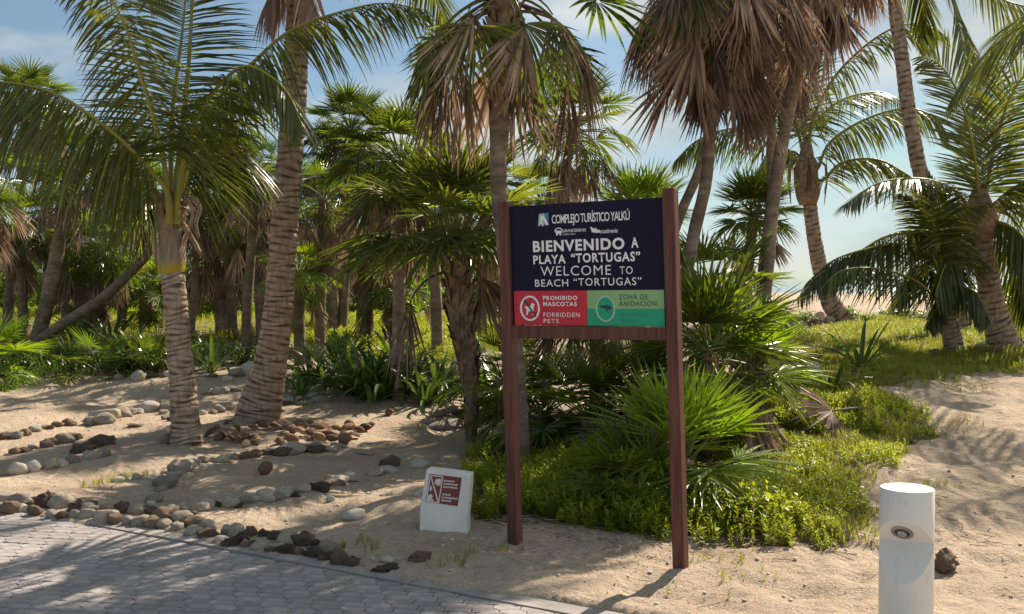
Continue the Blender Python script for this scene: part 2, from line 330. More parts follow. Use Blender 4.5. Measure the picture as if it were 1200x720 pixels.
# ------------------------------------------------------------------ pavement: zigzag pavers, kerb strip
def clip(poly, inside, n, c):
    out = []
    for i in range(len(poly)):
        a, b = poly[i], poly[(i + 1) % len(poly)]; da = a[0] * n[0] + a[1] * n[1] - c; db = b[0] * n[0] + b[1] * n[1] - c
        if da <= 0: out.append(a)
        if da * db < 0: t = da / (da - db); out.append((a[0] + (b[0] - a[0]) * t, a[1] + (b[1] - a[1]) * t))
    return out
def build_pavement():
    KW = .125                                  # kerb strip width
    bed = MB(); far = 9.0
    def kp(s, t, z): return Vector((KP[0] + KD[0] * s + KN[0] * t, KP[1] + KD[1] * s + KN[1] * t, z))
    bed.add([kp(-9, 0.0, -.012), kp(7, 0.0, -.012), kp(7, -far, -.012), kp(-9, -far, -.012)], [(0, 1, 2, 3)], 0)
    root = bed.build('pavement', ['joint_sand']); tag(root, 'grey zigzag concrete block pavement edged by a kerb strip', kind='structure')
    # kerb strip in lengths of about a metre
    s = -7.5; i = 0
    while s < 4.4:
        ln = .98 + rnd.uniform(-.03, .03); m = MB(); zz = .016 + rnd.uniform(-.003, .003); e = .005
        m.prism([(s + e, -KW), (s + ln - e, -KW), (s + ln - e, 0), (s + e, 0)], -.05, zz, 0, lambda x, y, z: kp(x, y, z))
        m.build('kerb_slab', ['kerb'], root); s += ln
    # interlocking pavers
    PW, PD, g = .136, .140, .0016; ang = R(-9); ca, sa = math.cos(ang), math.sin(ang)
    o = .020
    def shape(gx):
        # S shaped sides, gently waved long edges
        L = []
        top = [(-PW / 2 - o, PD / 2), (-PW * .18, PD / 2 + .008), (PW * .2, PD / 2 - .008), (PW / 2 - o, PD / 2)]
        right = [(PW / 2 - o, .022), (PW / 2 + o, -.022), (PW / 2 + o, -PD / 2)]
        bot = [(PW * .22, -PD / 2 - .008), (-PW * .2, -PD / 2 + .008), (-PW / 2 + o, -PD / 2)]
        left = [(-PW / 2 + o, -.022), (-PW / 2 - o, .022)]
        return [(x - math.copysign(gx, x), y - math.copysign(gx * 1.7, y)) for x, y in (top + right + bot + left)]
    base = shape(g); inner = shape(g + .0030)
    def solid(poly, inn, name, h=.008):
        m = MB(); n = len(poly)
        vs = [Vector((x, y, -.03)) for x, y in poly] + [Vector((x, y, h - .005)) for x, y in poly] + [Vector((x, y, h)) for x, y in inn]
        fs = [(i, (i + 1) % n, n + (i + 1) % n, n + i) for i in range(n)] + [(n + i, n + (i + 1) % n, 2 * n + (i + 1) % n, 2 * n + i) for i in range(n)] + [tuple(range(2 * n, 3 * n))]
        m.add(vs, fs, 0); return m
    mesh0 = solid(base, inner, 'paver').mesh('paver', ['paver'])
    cells = []
    for r_ in range(-14, 60):
        for q in range(-75, 45):
            lx = (q + .5 * (r_ % 2)) * PW; ly = -r_ * PD
            x = KP[0] + lx * ca - ly * sa; y = KP[1] + 0.3 + lx * sa + ly * ca
            k = kside(x, y)
            if k > -KW + .14 or x < -7 or x > 4 or y < 1.2: continue
            # is it in (or just around) the camera's view?
            px = 600 + FPX * x / y; py = 334 + FPX * 1.6 / y
            cells.append((0 if (-10 < px < 900 and py < 726) else 1, py, x, y, k))
    cells.sort(key=lambda c: (c[0], -c[1])); rest = MB(); n = 0
    for (outside, py, x, y, k) in cells:
        rz = ang + rnd.uniform(-.012, .012); zz = rnd.uniform(-.0022, .0022); lim = -KW - .006
        c0, s0 = math.cos(rz), math.sin(rz)
        wp = lambda P: [(x + u * c0 - v * s0, y + u * s0 + v * c0) for u, v in P]
        cut = k > -KW - .12
        cc_ = KP[0] * KN[0] + KP[1] * KN[1] + lim
        if cut:
            P = clip(wp(base), None, KN, cc_); I = clip(wp(inner), None, KN, cc_ - .005)
            if len(P) < 4 or len(P) != len(I):
                if len(P) < 3 or len(I) < 3: continue
                I = [(x_ * .96 + sum(p[0] for p in P) / len(P) * .04, y_ * .96 + sum(p[1] for p in P) / len(P) * .04) for x_, y_ in P]
            area = abs(sum(P[i][0] * P[(i + 1) % len(P)][1] - P[(i + 1) % len(P)][0] * P[i][1] for i in range(len(P)))) / 2
            if area < .0012: continue
            cx, cy = sum(p[0] for p in P) / len(P), sum(p[1] for p in P) / len(P)
            b = solid([(a - cx, c - cy) for a, c in P], [(a - cx, c - cy) for a, c in I], 'paver')
            if n < 300: link('paver', b.mesh('paver', ['paver']), root, (cx, cy, zz)); n += 1
            else: rest.add([Vector(v) + Vector((cx, cy, zz)) for v in b.v], b.f, 0)
        elif n < 300 and not outside:
            link('paver', mesh0, root, (x, y, zz), (rnd.uniform(-.006, .006), rnd.uniform(-.006, .006), rz)); n += 1
        else:
            M = Matrix.Translation((x, y, zz)) @ Matrix.Rotation(rz, 4, 'Z')
            rest.add([M @ v.co for v in mesh0.vertices], [tuple(p.vertices) for p in mesh0.polygons], 0)
    ro = rest.build('paving_field', ['paver'], root); ro['kind'] = 'stuff'
build_pavement()

# ------------------------------------------------------------------ welcome sign
def build_sign():
    PL, PR = G(604, 641, True), G(798, 672, True)
    PL.z = PR.z = 0
    ux = (PR - PL); Wd = ux.length; ux.normalize(); nn = Vector((ux.y, -ux.x, 0))     # nn faces the camera
    root = thing('welcome_sign', 'dark blue welcome sign with red and green panels on two brown wooden posts', 'sign', PL, 0)
    lean = -.034
    F = lambda u, v, w_: ux * (u + lean * (v if True else 0)) + Vector((0, 0, v)) + nn * w_
    def slab(name, poly, w0, w1, m, parent=root, bev=0):
        b = MB(); n = len(poly)
        vs = [F(x, y, w0) for x, y in poly] + [F(x, y, w1) for x, y in poly]
        b.add(vs, [tuple(range(n))[::-1], tuple(range(n, 2 * n))] + [(i, (i + 1) % n, n + (i + 1) % n, n + i) for i in range(n)], 0)
        o = b.build(name, [m], parent)
        if bev:
            md = o.modifiers.new('bevel', 'BEVEL'); md.width = bev; md.segments = 2
        return o
    pw = .035
    rect = lambda a, b, c, d: [(a, c), (b, c), (b, d), (a, d)]
    slab('post', rect(-pw, pw, -.4, 2.105), -pw, pw, 'post_paint', bev=.004)
    slab('post', rect(Wd - pw, Wd + pw, -.4, 2.135), -pw, pw, 'post_paint', bev=.004)
    u0, u1 = pw + .002, Wd - pw - .002
    slab('rail', [(u0, 1.276), (u1, 1.292), (u1, 1.362), (u0, 1.352)], -.034, .030, 'post_paint', bev=.003)
    # printed board: v0(u) bottom, v1(u) top follow the slight slope of the frame
    def bt(s): return 1.357 + .010 * s
    def tp(s): return 2.076 + .012 * s
    slab('backing_board', [(u0, bt(0)), (u1, bt(1)), (u1, tp(1)), (u0, tp(0))], -.018, .010, 'navy')
    ZL, ZR = PL.y, PR.y
    def S(f): f = min(max(f, 0), 1); return f * ZL / (ZR * (1 - f) + f * ZL) if 0 < f < 1 else f
    lay = [.0105]
    def M(f, t, raw=False):      # f,t: 0..1 across / down the board as it shows in the photograph
        s = f if raw else S(f); u = u0 + .012 + (u1 - u0 - .024) * s; return (u, tp(s) + (bt(s) - tp(s)) * t)
    def flat(name, poly, m, lift, raw=False, parent=root):
        return slab(name, [M(a, b, raw) for a, b in poly][::-1], .0098, .0100 + lift, m, parent)
    red = flat('red_panel', [(0, .715), (.482, .715), (.482, 1), (0, 1)], 'sign_red', .0012)
    grn = flat('green_panel', [(.484, .715), (1, .715), (1, 1), (.484, 1)], 'sign_lightgreen', .0012)
    flat('green_band', [(.484, .862), (1, .862), (1, 1), (.484, 1)], 'sign_green', .0020, parent=grn)
    def text(s, f0, f1, t0, t1, m='sign_white', bold=0.0, lift=.0026, parent=root, space=1.0):
        cu = bpy.data.curves.new('lettering', 'FONT'); cu.body = s; cu.size = 1; cu.offset = bold; cu.space_character = space; cu.resolution_u = 3
        ob = bpy.data.objects.new('t', cu); C.objects.link(ob); dg = bpy.context.evaluated_depsgraph_get(); me = bpy.data.meshes.new_from_object(ob.evaluated_get(dg))
        bpy.data.objects.remove(ob)
        xs_ = [v.co.x for v in me.vertices]; ys_ = [v.co.y for v in me.vertices]; x0, x1, y1 = min(xs_), max(xs_), .73
        y0 = 0.0
        a0, a1 = S(f0), S(f1)
        for v in me.vertices:
            s_ = a0 + (a1 - a0) * (v.co.x - x0) / (x1 - x0); t_ = t1 + (t0 - t1) * (v.co.y - y0) / (y1 - y0)
            u, vv = M(s_, t_, True); v.co = F(u, vv, .0100 + lift)
        me.materials.clear(); me.materials.append(MATS[m]); me.name = 'lettering'; return link('lettering', me, parent)
    text('COMPLEJO TURÍSTICO YALKÚ', .265, .785, .088, .162, bold=.012, space=.86)
    text('GRANDSIRENIS', .335, .490, .212, .238, bold=.005, space=.95); text('RIVIERA MAYA', .335, .420, .248, .262, space=1.0)
    text('ecosirenis', .578, .702, .222, .258, bold=.012)
    text('BIENVENIDO', .135, .745, .298, .388, bold=.035, space=1.14); text('A', .790, .838, .300, .380, bold=.03)
    text('PLAYA', .135, .350, .418, .490, bold=.028, space=1.14); text('“TORTUGAS”', .385, .848, .412, .486, bold=.028, space=1.14)
    text('WELCOME', .182, .650, .508, .592, bold=-.004, space=1.12); text('TO', .708, .795, .524, .588, bold=-.002, space=1.1)
    text('BEACH', .142, .362, .618, .680, bold=.004, space=1.14); text('“TORTUGAS”', .398, .852, .612, .676, bold=.004, space=1.14)
    text('PROHIBIDO', .192, .420, .756, .790, bold=.03, space=1.2, parent=red); text('MASCOTAS', .192, .415, .806, .840, bold=.03, space=1.2, parent=red)
    text('FORBIDDEN', .192, .432, .893, .930, bold=.004, space=1.2, parent=red); text('PETS', .192, .292, .946, .980, bold=.004, space=1.2, parent=red)
    text('ZONA DE', .697, .890, .748, .788, 'sign_dark', bold=.006, space=1.25, parent=grn); text('ANIDACIÓN', .697, .948, .800, .840, 'sign_dark', bold=.006, space=1.2, parent=grn)
    text('NESTING', .705, .880, .890, .924, 'sign_faint', bold=.004, space=1.2, lift=.0028, parent=grn); text('AREA', .705, .810, .940, .972, 'sign_faint', bold=.004, space=1.2, lift=.0028, parent=grn)
    # emblem of the complex, upper corner
    flat('emblem', [(.180, .078), (.212, .072), (.222, .10), (.212, .178), (.196, .18), (.200, .14), (.190, .13), (.184, .178), (.172, .176)], 'sign_teal', .0014)
    flat('emblem_shade', [(.214, .072), (.243, .070), (.243, .16), (.236, .13), (.224, .105)], 'sign_blue', .0016)
    flat('emblem_figure', [(.190, .10), (.206, .088), (.226, .12), (.243, .17), (.222, .172), (.214, .13), (.203, .128), (.198, .165), (.186, .165)], 'sign_white', .0021)
    # two small partner logos
    ar = [(.275 + .028 * math.cos(a), .228 - .030 * math.sin(a)) for a in [R(x) for x in range(0, 181, 20)]]
    ai = [(.275 + .022 * math.cos(a), .228 - .023 * math.sin(a)) for a in [R(x) for x in range(180, -1, -20)]]
    ar = [(x + .032, y) for x, y in ar]; ai = [(x + .032, y) for x, y in ai]
    flat('logo_arc', ar + ai, 'sign_white', .0018)
    flat('logo_figure', [(.284, .228), (.296, .221), (.322, .223), (.332, .236), (.322, .246), (.322, .262), (.314, .262), (.312, .246), (.302, .247), (.300, .262), (.292, .262), (.290, .244)], 'sign_white', .0018)
    for dx, dy, tl in ((0, 0, .5), (.012, .01, .2), (.026, .012, -.25)):
        flat('logo_leaf', [(.530 + dx, .248 + dy * .5), (.520 + dx, .21 + dy), (.527 + dx - tl * .01, .200 + dy), (.540 + dx, .222 + dy), (.556 + dx, .216 + dy), (.548 + dx, .246 + dy * .5)], 'sign_white', .0018 + dx * .01)
    def ring(f, t, rf, rt, wd, m, parent, lift):
        n = 28; b = MB(); c = [(math.cos(2 * math.pi * i / n), math.sin(2 * math.pi * i / n)) for i in range(n)]; vs = []
        for a, d in c:
            vs += [F(*M(f + rf * a, t + rt * d), .0100 + lift), F(*M(f + (rf - wd) * a, t + (rt - wd * 1.15) * d), .0100 + lift)]
        b.add(vs, [(2 * i, 2 * ((i + 1) % n), 2 * ((i + 1) % n) + 1, 2 * i + 1) for i in range(n)], 0); return b.build('ring', [m], parent)
    ring(.104, .860, .066, .106, .013, 'sign_white', red, .0031)
    flat('slash', [(.062, .795), (.070, .785), (.146, .922), (.138, .934)], 'sign_dark', .0034, parent=red)
    flat('dog_shape', [(.070, .855), (.076, .838), (.086, .846), (.112, .838), (.116, .812), (.122, .818), (.136, .826), (.136, .836), (.128, .842), (.126, .870), (.130, .915), (.122, .918), (.116, .884), (.094, .884), (.084, .920), (.076, .916), (.082, .878), (.078, .862)], 'sign_white', .0030, parent=red)
    dsk = [(.606 + .060 * math.cos(2 * math.pi * i / 28), .862 + .098 * math.sin(2 * math.pi * i / 28)) for i in range(28)]
    flat('disc', dsk, 'sign_green', .0026, parent=grn)
    ring(.606, .862, .066, .106, .012, 'sign_teal', grn, .0031)
    flat('turtle_shape', [(.562, .845), (.578, .835), (.600, .838), (.612, .830), (.632, .838), (.646, .850), (.650, .862), (.640, .872), (.628, .866), (.618, .874), (.600, .862), (.585, .856)], 'sign_dark', .0031, parent=grn)
    flat('turtle_leg', [(.612, .872), (.632, .872), (.626, .888), (.606, .884)], 'sign_faint', .0033, parent=grn)
build_sign()

# ------------------------------------------------------------------ bollard light
def build_bollard():
    c = Vector((.0, 4.45, 0)); c.x = (1065 - 600) / FPX * 4.45; Rb, H = .116, .690; rz = R(-33)
    root = thing('bollard_light', 'white cylindrical concrete bollard light with a wedge shaped lamp notch', 'bollard light', (c.x, c.y, 0), rz)
    zu, zl = .540, .425           # crease height sits between
    crease = .448; upper = crease + Rb; lower = crease - .165
    n = 56; m = MB()
    # local frame: the notch faces -y; its crease runs along x through the axis
    def notch(a):
        y = math.sin(a) * Rb          # negative towards the camera
        d = max(0.0, -y)
        return crease + d * 1.0, crease - d * (.165 / Rb)
    top = []; lo_ = []; up_ = []; bot = []
    for i in range(n):
        a = 2 * math.pi * i / n; x, y = math.cos(a) * Rb, math.sin(a) * Rb; u, l_ = notch(a)
        top.append(Vector((x, y, H - .004))); up_.append(Vector((x, y, u + .0))); lo_.append(Vector((x, y, l_))); bot.append(Vector((x, y, -.15)))
    vs = [v * 1 for v in bot + lo_ + up_ + top] + [Vector((v.x * .965, v.y * .965, H)) for v in top]
    fs = []
    for i in range(n):
        j = (i + 1) % n; fs += [(i, j, n + j, n + i), (2 * n + i, 2 * n + j, 3 * n + j, 3 * n + i), (3 * n + i, 3 * n + j, 4 * n + j, 4 * n + i)]
    m.add(vs, fs, 0, smooth=True)
    m.add([vs[4 * n + i] for i in range(n)], [tuple(range(n))], 0)
    front = [i for i in range(n) if math.sin(2 * math.pi * i / n) <= 1e-6]          # includes both ends of the crease
    back = [i for i in range(n) if math.sin(2 * math.pi * i / n) > 1e-6]
    front = sorted([i for i in front if i != 0]) + [0]
    m.add([up_[i] for i in front], [tuple(range(len(front)))], 0)       # overhanging face
    m.add([lo_[i] for i in front], [tuple(range(len(front)))[::-1]], 0)  # sloping face below
    m.build('body', ['bollard_paint'], root)
    # lamp on the overhanging face (45 degrees): centre
    rot = Matrix.Rotation(R(45), 3, 'X')   # normal (0,-1,0)->( 0,-.7,-.7)
    ctr = Vector((-.008, -.050, crease + .050)); nrm = Vector((0, -.7071, -.7071)); e1 = Vector((1, 0, 0)); e2 = nrm.cross(e1)
    def disc(name, r0, r1, h0, h1, mt, par):
        b = MB(); k = 32
        V_ = []
        for r_, h in ((r0, h0), (r0, h1), (r1, h1), (r1, h1 - .002)):
            V_ += [ctr + nrm * h + (e1 * math.cos(2 * math.pi * i / k) + e2 * math.sin(2 * math.pi * i / k)) * r_ for i in range(k)]
        f = []
        for q in range(3):
            f += [(q * k + i, q * k + (i + 1) % k, (q + 1) * k + (i + 1) % k, (q + 1) * k + i) for i in range(k)]
        f.append(tuple(range(3 * k, 4 * k)))
        b.add(V_, f, 0, smooth=False); return b.build(name, [mt], par)
    la = disc('lamp', .047, .034, -.002, .006, 'lamp_ring', root)
    disc('lens', .032, .022, .0, .0075, 'lamp_dark', la); disc('bulb', .020, .010, .0, .012, 'lamp_glass', la)
build_bollard()

# ------------------------------------------------------------------ small tilted plaque block
def build_plaque():
    base = G(520, 628, True); d = base.y; k = d / FPX
    root = thing('warning_plaque', 'small tilted white concrete block with a maroon warning plate beside the green weeds', 'plaque', base)
    P = lambda px, py, w_=0.0: Vector(((px - 520) * k, (630 - py) * k * .35 * 0 + w_ + (630 - py) * k * .28, (630 - py) * k))
    b = MB(); out_ = [(491, 641), (491, 600), (494, 580), (498, 555.5), (524, 558), (551, 561.5), (549, 590), (547, 610), (547, 641)]
    n = len(out_); front = [P(*q) for q in out_]; back = [v + Vector((.02, .085, .004)) for v in front]
    b.add(front + back, [tuple(range(n)), tuple(range(n, 2 * n))[::-1]] + [(i, n + i, n + (i + 1) % n, (i + 1) % n) for i in range(n)], 0)
    o = b.build('block', ['white_paint'], root); md = o.modifiers.new('bevel', 'BEVEL'); md.width = .007; md.segments = 2
    def fl(name, poly, m, w_, par=root):
        b = MB(); q = [P(a, c, -w_) for a, c in poly]; q2 = [v + Vector((0, .003, 0)) for v in q]; n = len(q)
        b.add(q + q2, [tuple(range(n)), tuple(range(n, 2 * n))[::-1]] + [(i, n + i, n + (i + 1) % n, (i + 1) % n) for i in range(n)], 0); return b.build(name, [m], par)
    pl = fl('plate', [(497.3, 592), (502, 560.5), (540.5, 565), (536, 597)], 'plaque_red', .003)
    # white framed pictogram with a diagonal bar
    A, B_, Cc, D = (498.6, 591), (503, 562.3), (517.8, 563.8), (513.3, 593.3)
    def bar(p, q, wd, name='bar'):
        vx, vy = q[0] - p[0], q[1] - p[1]; l_ = math.hypot(vx, vy); nx_, ny_ = -vy / l_ * wd / 2, vx / l_ * wd / 2
        fl(name, [(p[0] + nx_, p[1] + ny_), (q[0] + nx_, q[1] + ny_), (q[0] - nx_, q[1] - ny_), (p[0] - nx_, p[1] - ny_)], 'plaque_white', .0048, pl)
    for p, q in ((A, B_), (B_, Cc), (Cc, D), (D, A)): bar(p, q, 1.3, 'frame_bar')
    bar((503.6, 563.5), (512.6, 592), 1.5, 'diagonal_bar')
    fl('pictogram', [(508, 571), (509, 567), (513, 566), (516.3, 567), (515.5, 573), (512, 574.5)], 'plaque_white', .0042, pl)
    fl('pictogram', [(500.6, 585), (503.5, 583), (506.5, 585.5), (505, 588), (508, 591), (499.8, 590.5)], 'plaque_white', .0042, pl)
    fl('pictogram', [(502, 577), (504, 573.5), (505.5, 577), (503, 581)], 'plaque_white', .0042, pl)
    for i, (y, x0, x1) in enumerate(((568.2, 519, 531.5), (571.7, 518.6, 535.6), (575.2, 518.2, 535), (583.7, 517.2, 527), (587.2, 516.7, 535.3), (590.6, 516.2, 528))):
        x = x0
        while x < x1:        # worn lines of print, unreadable at this size
            wd = rnd.choice((.7, 1.0, 1.3, 1.6)); fl('print_mark', [(x, y + .95 + (x - 517) * .09), (x + wd, y + .95 + (x - 517) * .09), (x + wd + .1, y - .95 + (x - 517) * .09), (x + .1, y - .95 + (x - 517) * .09)], 'plaque_white', .0042, pl); x += wd + .35
build_plaque()

# ------------------------------------------------------------------ stones
def stone_mesh(seed, m, rough=.18, sub=3, flat=1.0, name='stone', freq=1.3, crag=0.0):
    r_ = random.Random(seed); import bmesh
    bm = bmesh.new(); bmesh.ops.create_icosphere(bm, subdivisions=sub, radius=1); off = Vector((r_.uniform(-50, 50),) * 3)
    planes = [(Vector((r_.gauss(0, 1), r_.gauss(0, 1), r_.gauss(0, 1))).normalized(), r_.uniform(.62, .9)) for _ in range(7)]
    for v in bm.verts:
        p = v.co.copy(); d = 1 + rough * noise.noise(p * freq + off) * 2 + rough * .5 * noise.noise(p * 3.1 + off)
        p = p * d
        for nn_, c_ in planes:
            t = p.dot(nn_)
            if t > c_: p -= nn_ * (t - c_) * .75
        if crag: p *= 1 + crag * (noise.noise(p * 5 + off)) + crag * .6 * noise.noise(p * 10 + off)
        p.z *= flat; v.co = p
    me = bpy.data.meshes.new(name); bm.to_mesh(me); bm.free(); me.materials.append(MATS[m])
    if not crag: me.polygons.foreach_set('use_smooth', [True] * len(me.polygons))
    return me
ST = {'grey': [stone_mesh(i, 'stone') for i in range(6)], 'brown': [stone_mesh(20 + i, 'stone_brown', .22) for i in range(4)],
      'pale': [stone_mesh(40 + i, 'stone_pale', .14) for i in range(3)], 'rough dark': [stone_mesh(60 + i, 'coral_dark', .26, crag=.32) for i in range(5)]}
ORD = ['', 'first', 'second', 'third', 'fourth', 'fifth', 'sixth', 'seventh', 'eighth', 'ninth', 'tenth', 'eleventh', 'twelfth', 'thirteenth', 'fourteenth', 'fifteenth', 'sixteenth', 'seventeenth', 'eighteenth', 'nineteenth', 'twentieth']
def ordw(i):
    if i <= 20: return ORD[i]
    tens = {2: 'twenty', 3: 'thirty', 4: 'forty', 5: 'fifty', 6: 'sixty', 7: 'seventy', 8: 'eighty', 9: 'ninety'}
    if i % 10 == 0: return tens[i // 10][:-1] + 'ieth'
    return tens[i // 10] + '-' + ORD[i % 10]
def put_stone(px, py, wpx, kind, label, group=None, h=.6, dp=.8, name='stone'):
    p = G(px, py); s = wpx / FPX * p.y / 2 * 1.12; me = rnd.choice(ST[kind])
    hz = s * h * rnd.uniform(.85, 1.15)
    o = link(name, me, None, (p.x, p.y + s * .3, zgf(p.x, p.y + s * .3) + hz * .34), (rnd.uniform(-.2, .2), rnd.uniform(-.2, .2), rnd.uniform(-.5, .5) + (math.pi if rnd.random() < .5 else 0)), (s, s * dp * rnd.uniform(.8, 1.1), hz))
    if kside(p.x, p.y) < .05: o.location.z = hz * .5 + .01
    tag(o, label, 'stone', group); return o
def row(pix, n, w0, w1, kinds, phrase, start, group, jit=2.0, h=.62):
    P = [Vector((a, b, 0)) for a, b in pix]; L_ = [0]
    for a, b in zip(P, P[1:]): L_.append(L_[-1] + (b - a).length)
    for i in range(n):
        t = (i + .5) / n * L_[-1] + rnd.uniform(-.25, .25) * L_[-1] / n; k = max(j for j in range(len(P) - 1) if L_[j] <= max(t, 0)); u = (t - L_[k]) / (L_[k + 1] - L_[k])
        q = P[k].lerp(P[k + 1], u); wd = rnd.uniform(w0, w1) if rnd.random() > .18 else w1 * 1.15; kd = rnd.choice(kinds)
        size = 'small' if wd < w0 + (w1 - w0) * .33 else ('large' if wd > w0 + (w1 - w0) * .8 else 'middling')
        put_stone(q.x, q.y + rnd.uniform(-jit, jit), wd, kd, f'{size} {kd} stone, {ordw(i + 1)} from {start} in {phrase}', group, h)
K4 = ['grey', 'grey', 'brown', 'grey', 'pale']
row([(-25, 600), (30, 603), (75, 606), (120, 612), (172, 617), (212, 622), (262, 634)], 19, 14, 25, ['grey', 'grey', 'brown', 'pale', 'grey'], 'front border course', 'the road end', 'stones of the border beside the pavement', 2, .7)
row([(-20, 590), (40, 594), (80, 597), (125, 603), (165, 604), (200, 610), (250, 622)], 16, 14, 25, ['grey', 'brown', 'grey', 'rough dark'], 'back border course', 'the road end', 'stones of the border beside the pavement', 2.5, .7)
row([(266, 638), (300, 641), (345, 651), (380, 660), (416, 666)], 17, 10, 18, ['rough dark', 'rough dark', 'brown', 'rough dark', 'grey'], 'craggy front border', 'the pale boulders', 'craggy stones along the kerb', 2, .85)
row([(262, 626), (300, 629), (340, 638), (378, 646), (402, 655)], 15, 10, 18, ['rough dark', 'grey', 'brown', 'grey'], 'craggy back border', 'the pale boulders', 'craggy stones along the kerb', 3, .95)
row([(172, 600), (180, 590), (188, 578), (198, 566), (206, 557), (222, 548), (240, 543), (262, 540), (290, 536), (318, 533), (345, 532)], 19, 11, 24, K4, 'curved row', 'the pavement border', 'stones of the long curved row')
row([(182, 606), (215, 604), (240, 598), (275, 594), (305, 588), (335, 584), (362, 577), (392, 571)], 19, 12, 26, ['grey', 'brown', 'grey', 'rough dark', 'grey'], 'straight row', 'the pavement border', 'stones of the row running to the plaque', 2.5)
row([(325, 580), (352, 575), (378, 568), (400, 564)], 8, 6, 11, ['pale', 'grey'], 'line of pebbles atop the straight row', 'its low end', 'pebbles on the row running to the plaque')
row([(388, 570), (412, 564), (436, 560), (462, 552)], 4, 22, 30, ['grey', 'pale'], 'far end of the straight row', 'the craggy part', 'stones of the row running to the plaque', 1, .45)
row([(-8, 559), (22, 556), (50, 552), (76, 546), (98, 542), (118, 536), (130, 530)], 8, 16, 24, ['grey', 'pale', 'brown', 'grey'], 'big round row', 'the road side', 'big round stones in front of the shaded hollow', 1, .75)
row([(8, 532), (26, 529), (42, 527), (62, 523), (76, 518), (92, 514)], 7, 10, 20, ['brown', 'grey', 'brown'], 'middle row', 'the road side', 'stones of the middle row')
row([(-4, 516), (18, 513), (34, 509), (50, 504), (66, 502), (84, 497)], 9, 9, 17, ['brown', 'grey'], 'upper row', 'the road side', 'stones of the upper row', 1.5)
row([(100, 499), (118, 496), (134, 491), (150, 486), (165, 483), (180, 480)], 9, 13, 23, ['grey', 'pale', 'brown', 'grey'], 'upper row behind the bare palm', 'the road side', 'stones of the upper row', 2)
row([(188, 474), (196, 481), (190, 488), (196, 494), (235, 486), (258, 484), (272, 481)], 10, 9, 17, ['grey', 'rough dark', 'pale'], 'ring between the two palms', 'the slim palm', 'stones between the two palms', 2)
row([(84, 534), (95, 530), (108, 526), (120, 522), (112, 518)], 8, 9, 18, ['rough dark', 'brown', 'rough dark'], 'dark heap in the hollow', 'its near side', 'dark stones in the shaded hollow', 2)
row([(132, 562), (142, 564), (152, 561), (160, 564), (168, 560), (178, 561)], 9, 7, 13, ['pale', 'grey', 'pale'], 'little cluster by the grass tuft', 'the grass', 'little pale stones by the grass tuft', 2.5, .6)
row([(238, 465), (250, 460), (262, 463), (270, 458), (282, 462)], 7, 8, 15, ['grey', 'rough dark', 'grey'], 'cluster behind the palms', 'the slim palm', 'stones behind the palms', 2)
row([(322, 482), (335, 478), (345, 470), (356, 474), (366, 466), (378, 468)], 12, 9, 19, ['grey', 'grey', 'brown', 'pale'], 'flat heap beside the thick palm', 'the thick palm', 'flat stones beside the thick palm', 4, .4)
row([(120, 446), (150, 444), (178, 441), (205, 438), (240, 442), (262, 447), (280, 440), (298, 436)], 13, 7, 15, ['grey', 'pale', 'brown'], 'edge of the undergrowth', 'the road side', 'stones along the undergrowth', 3, .6)
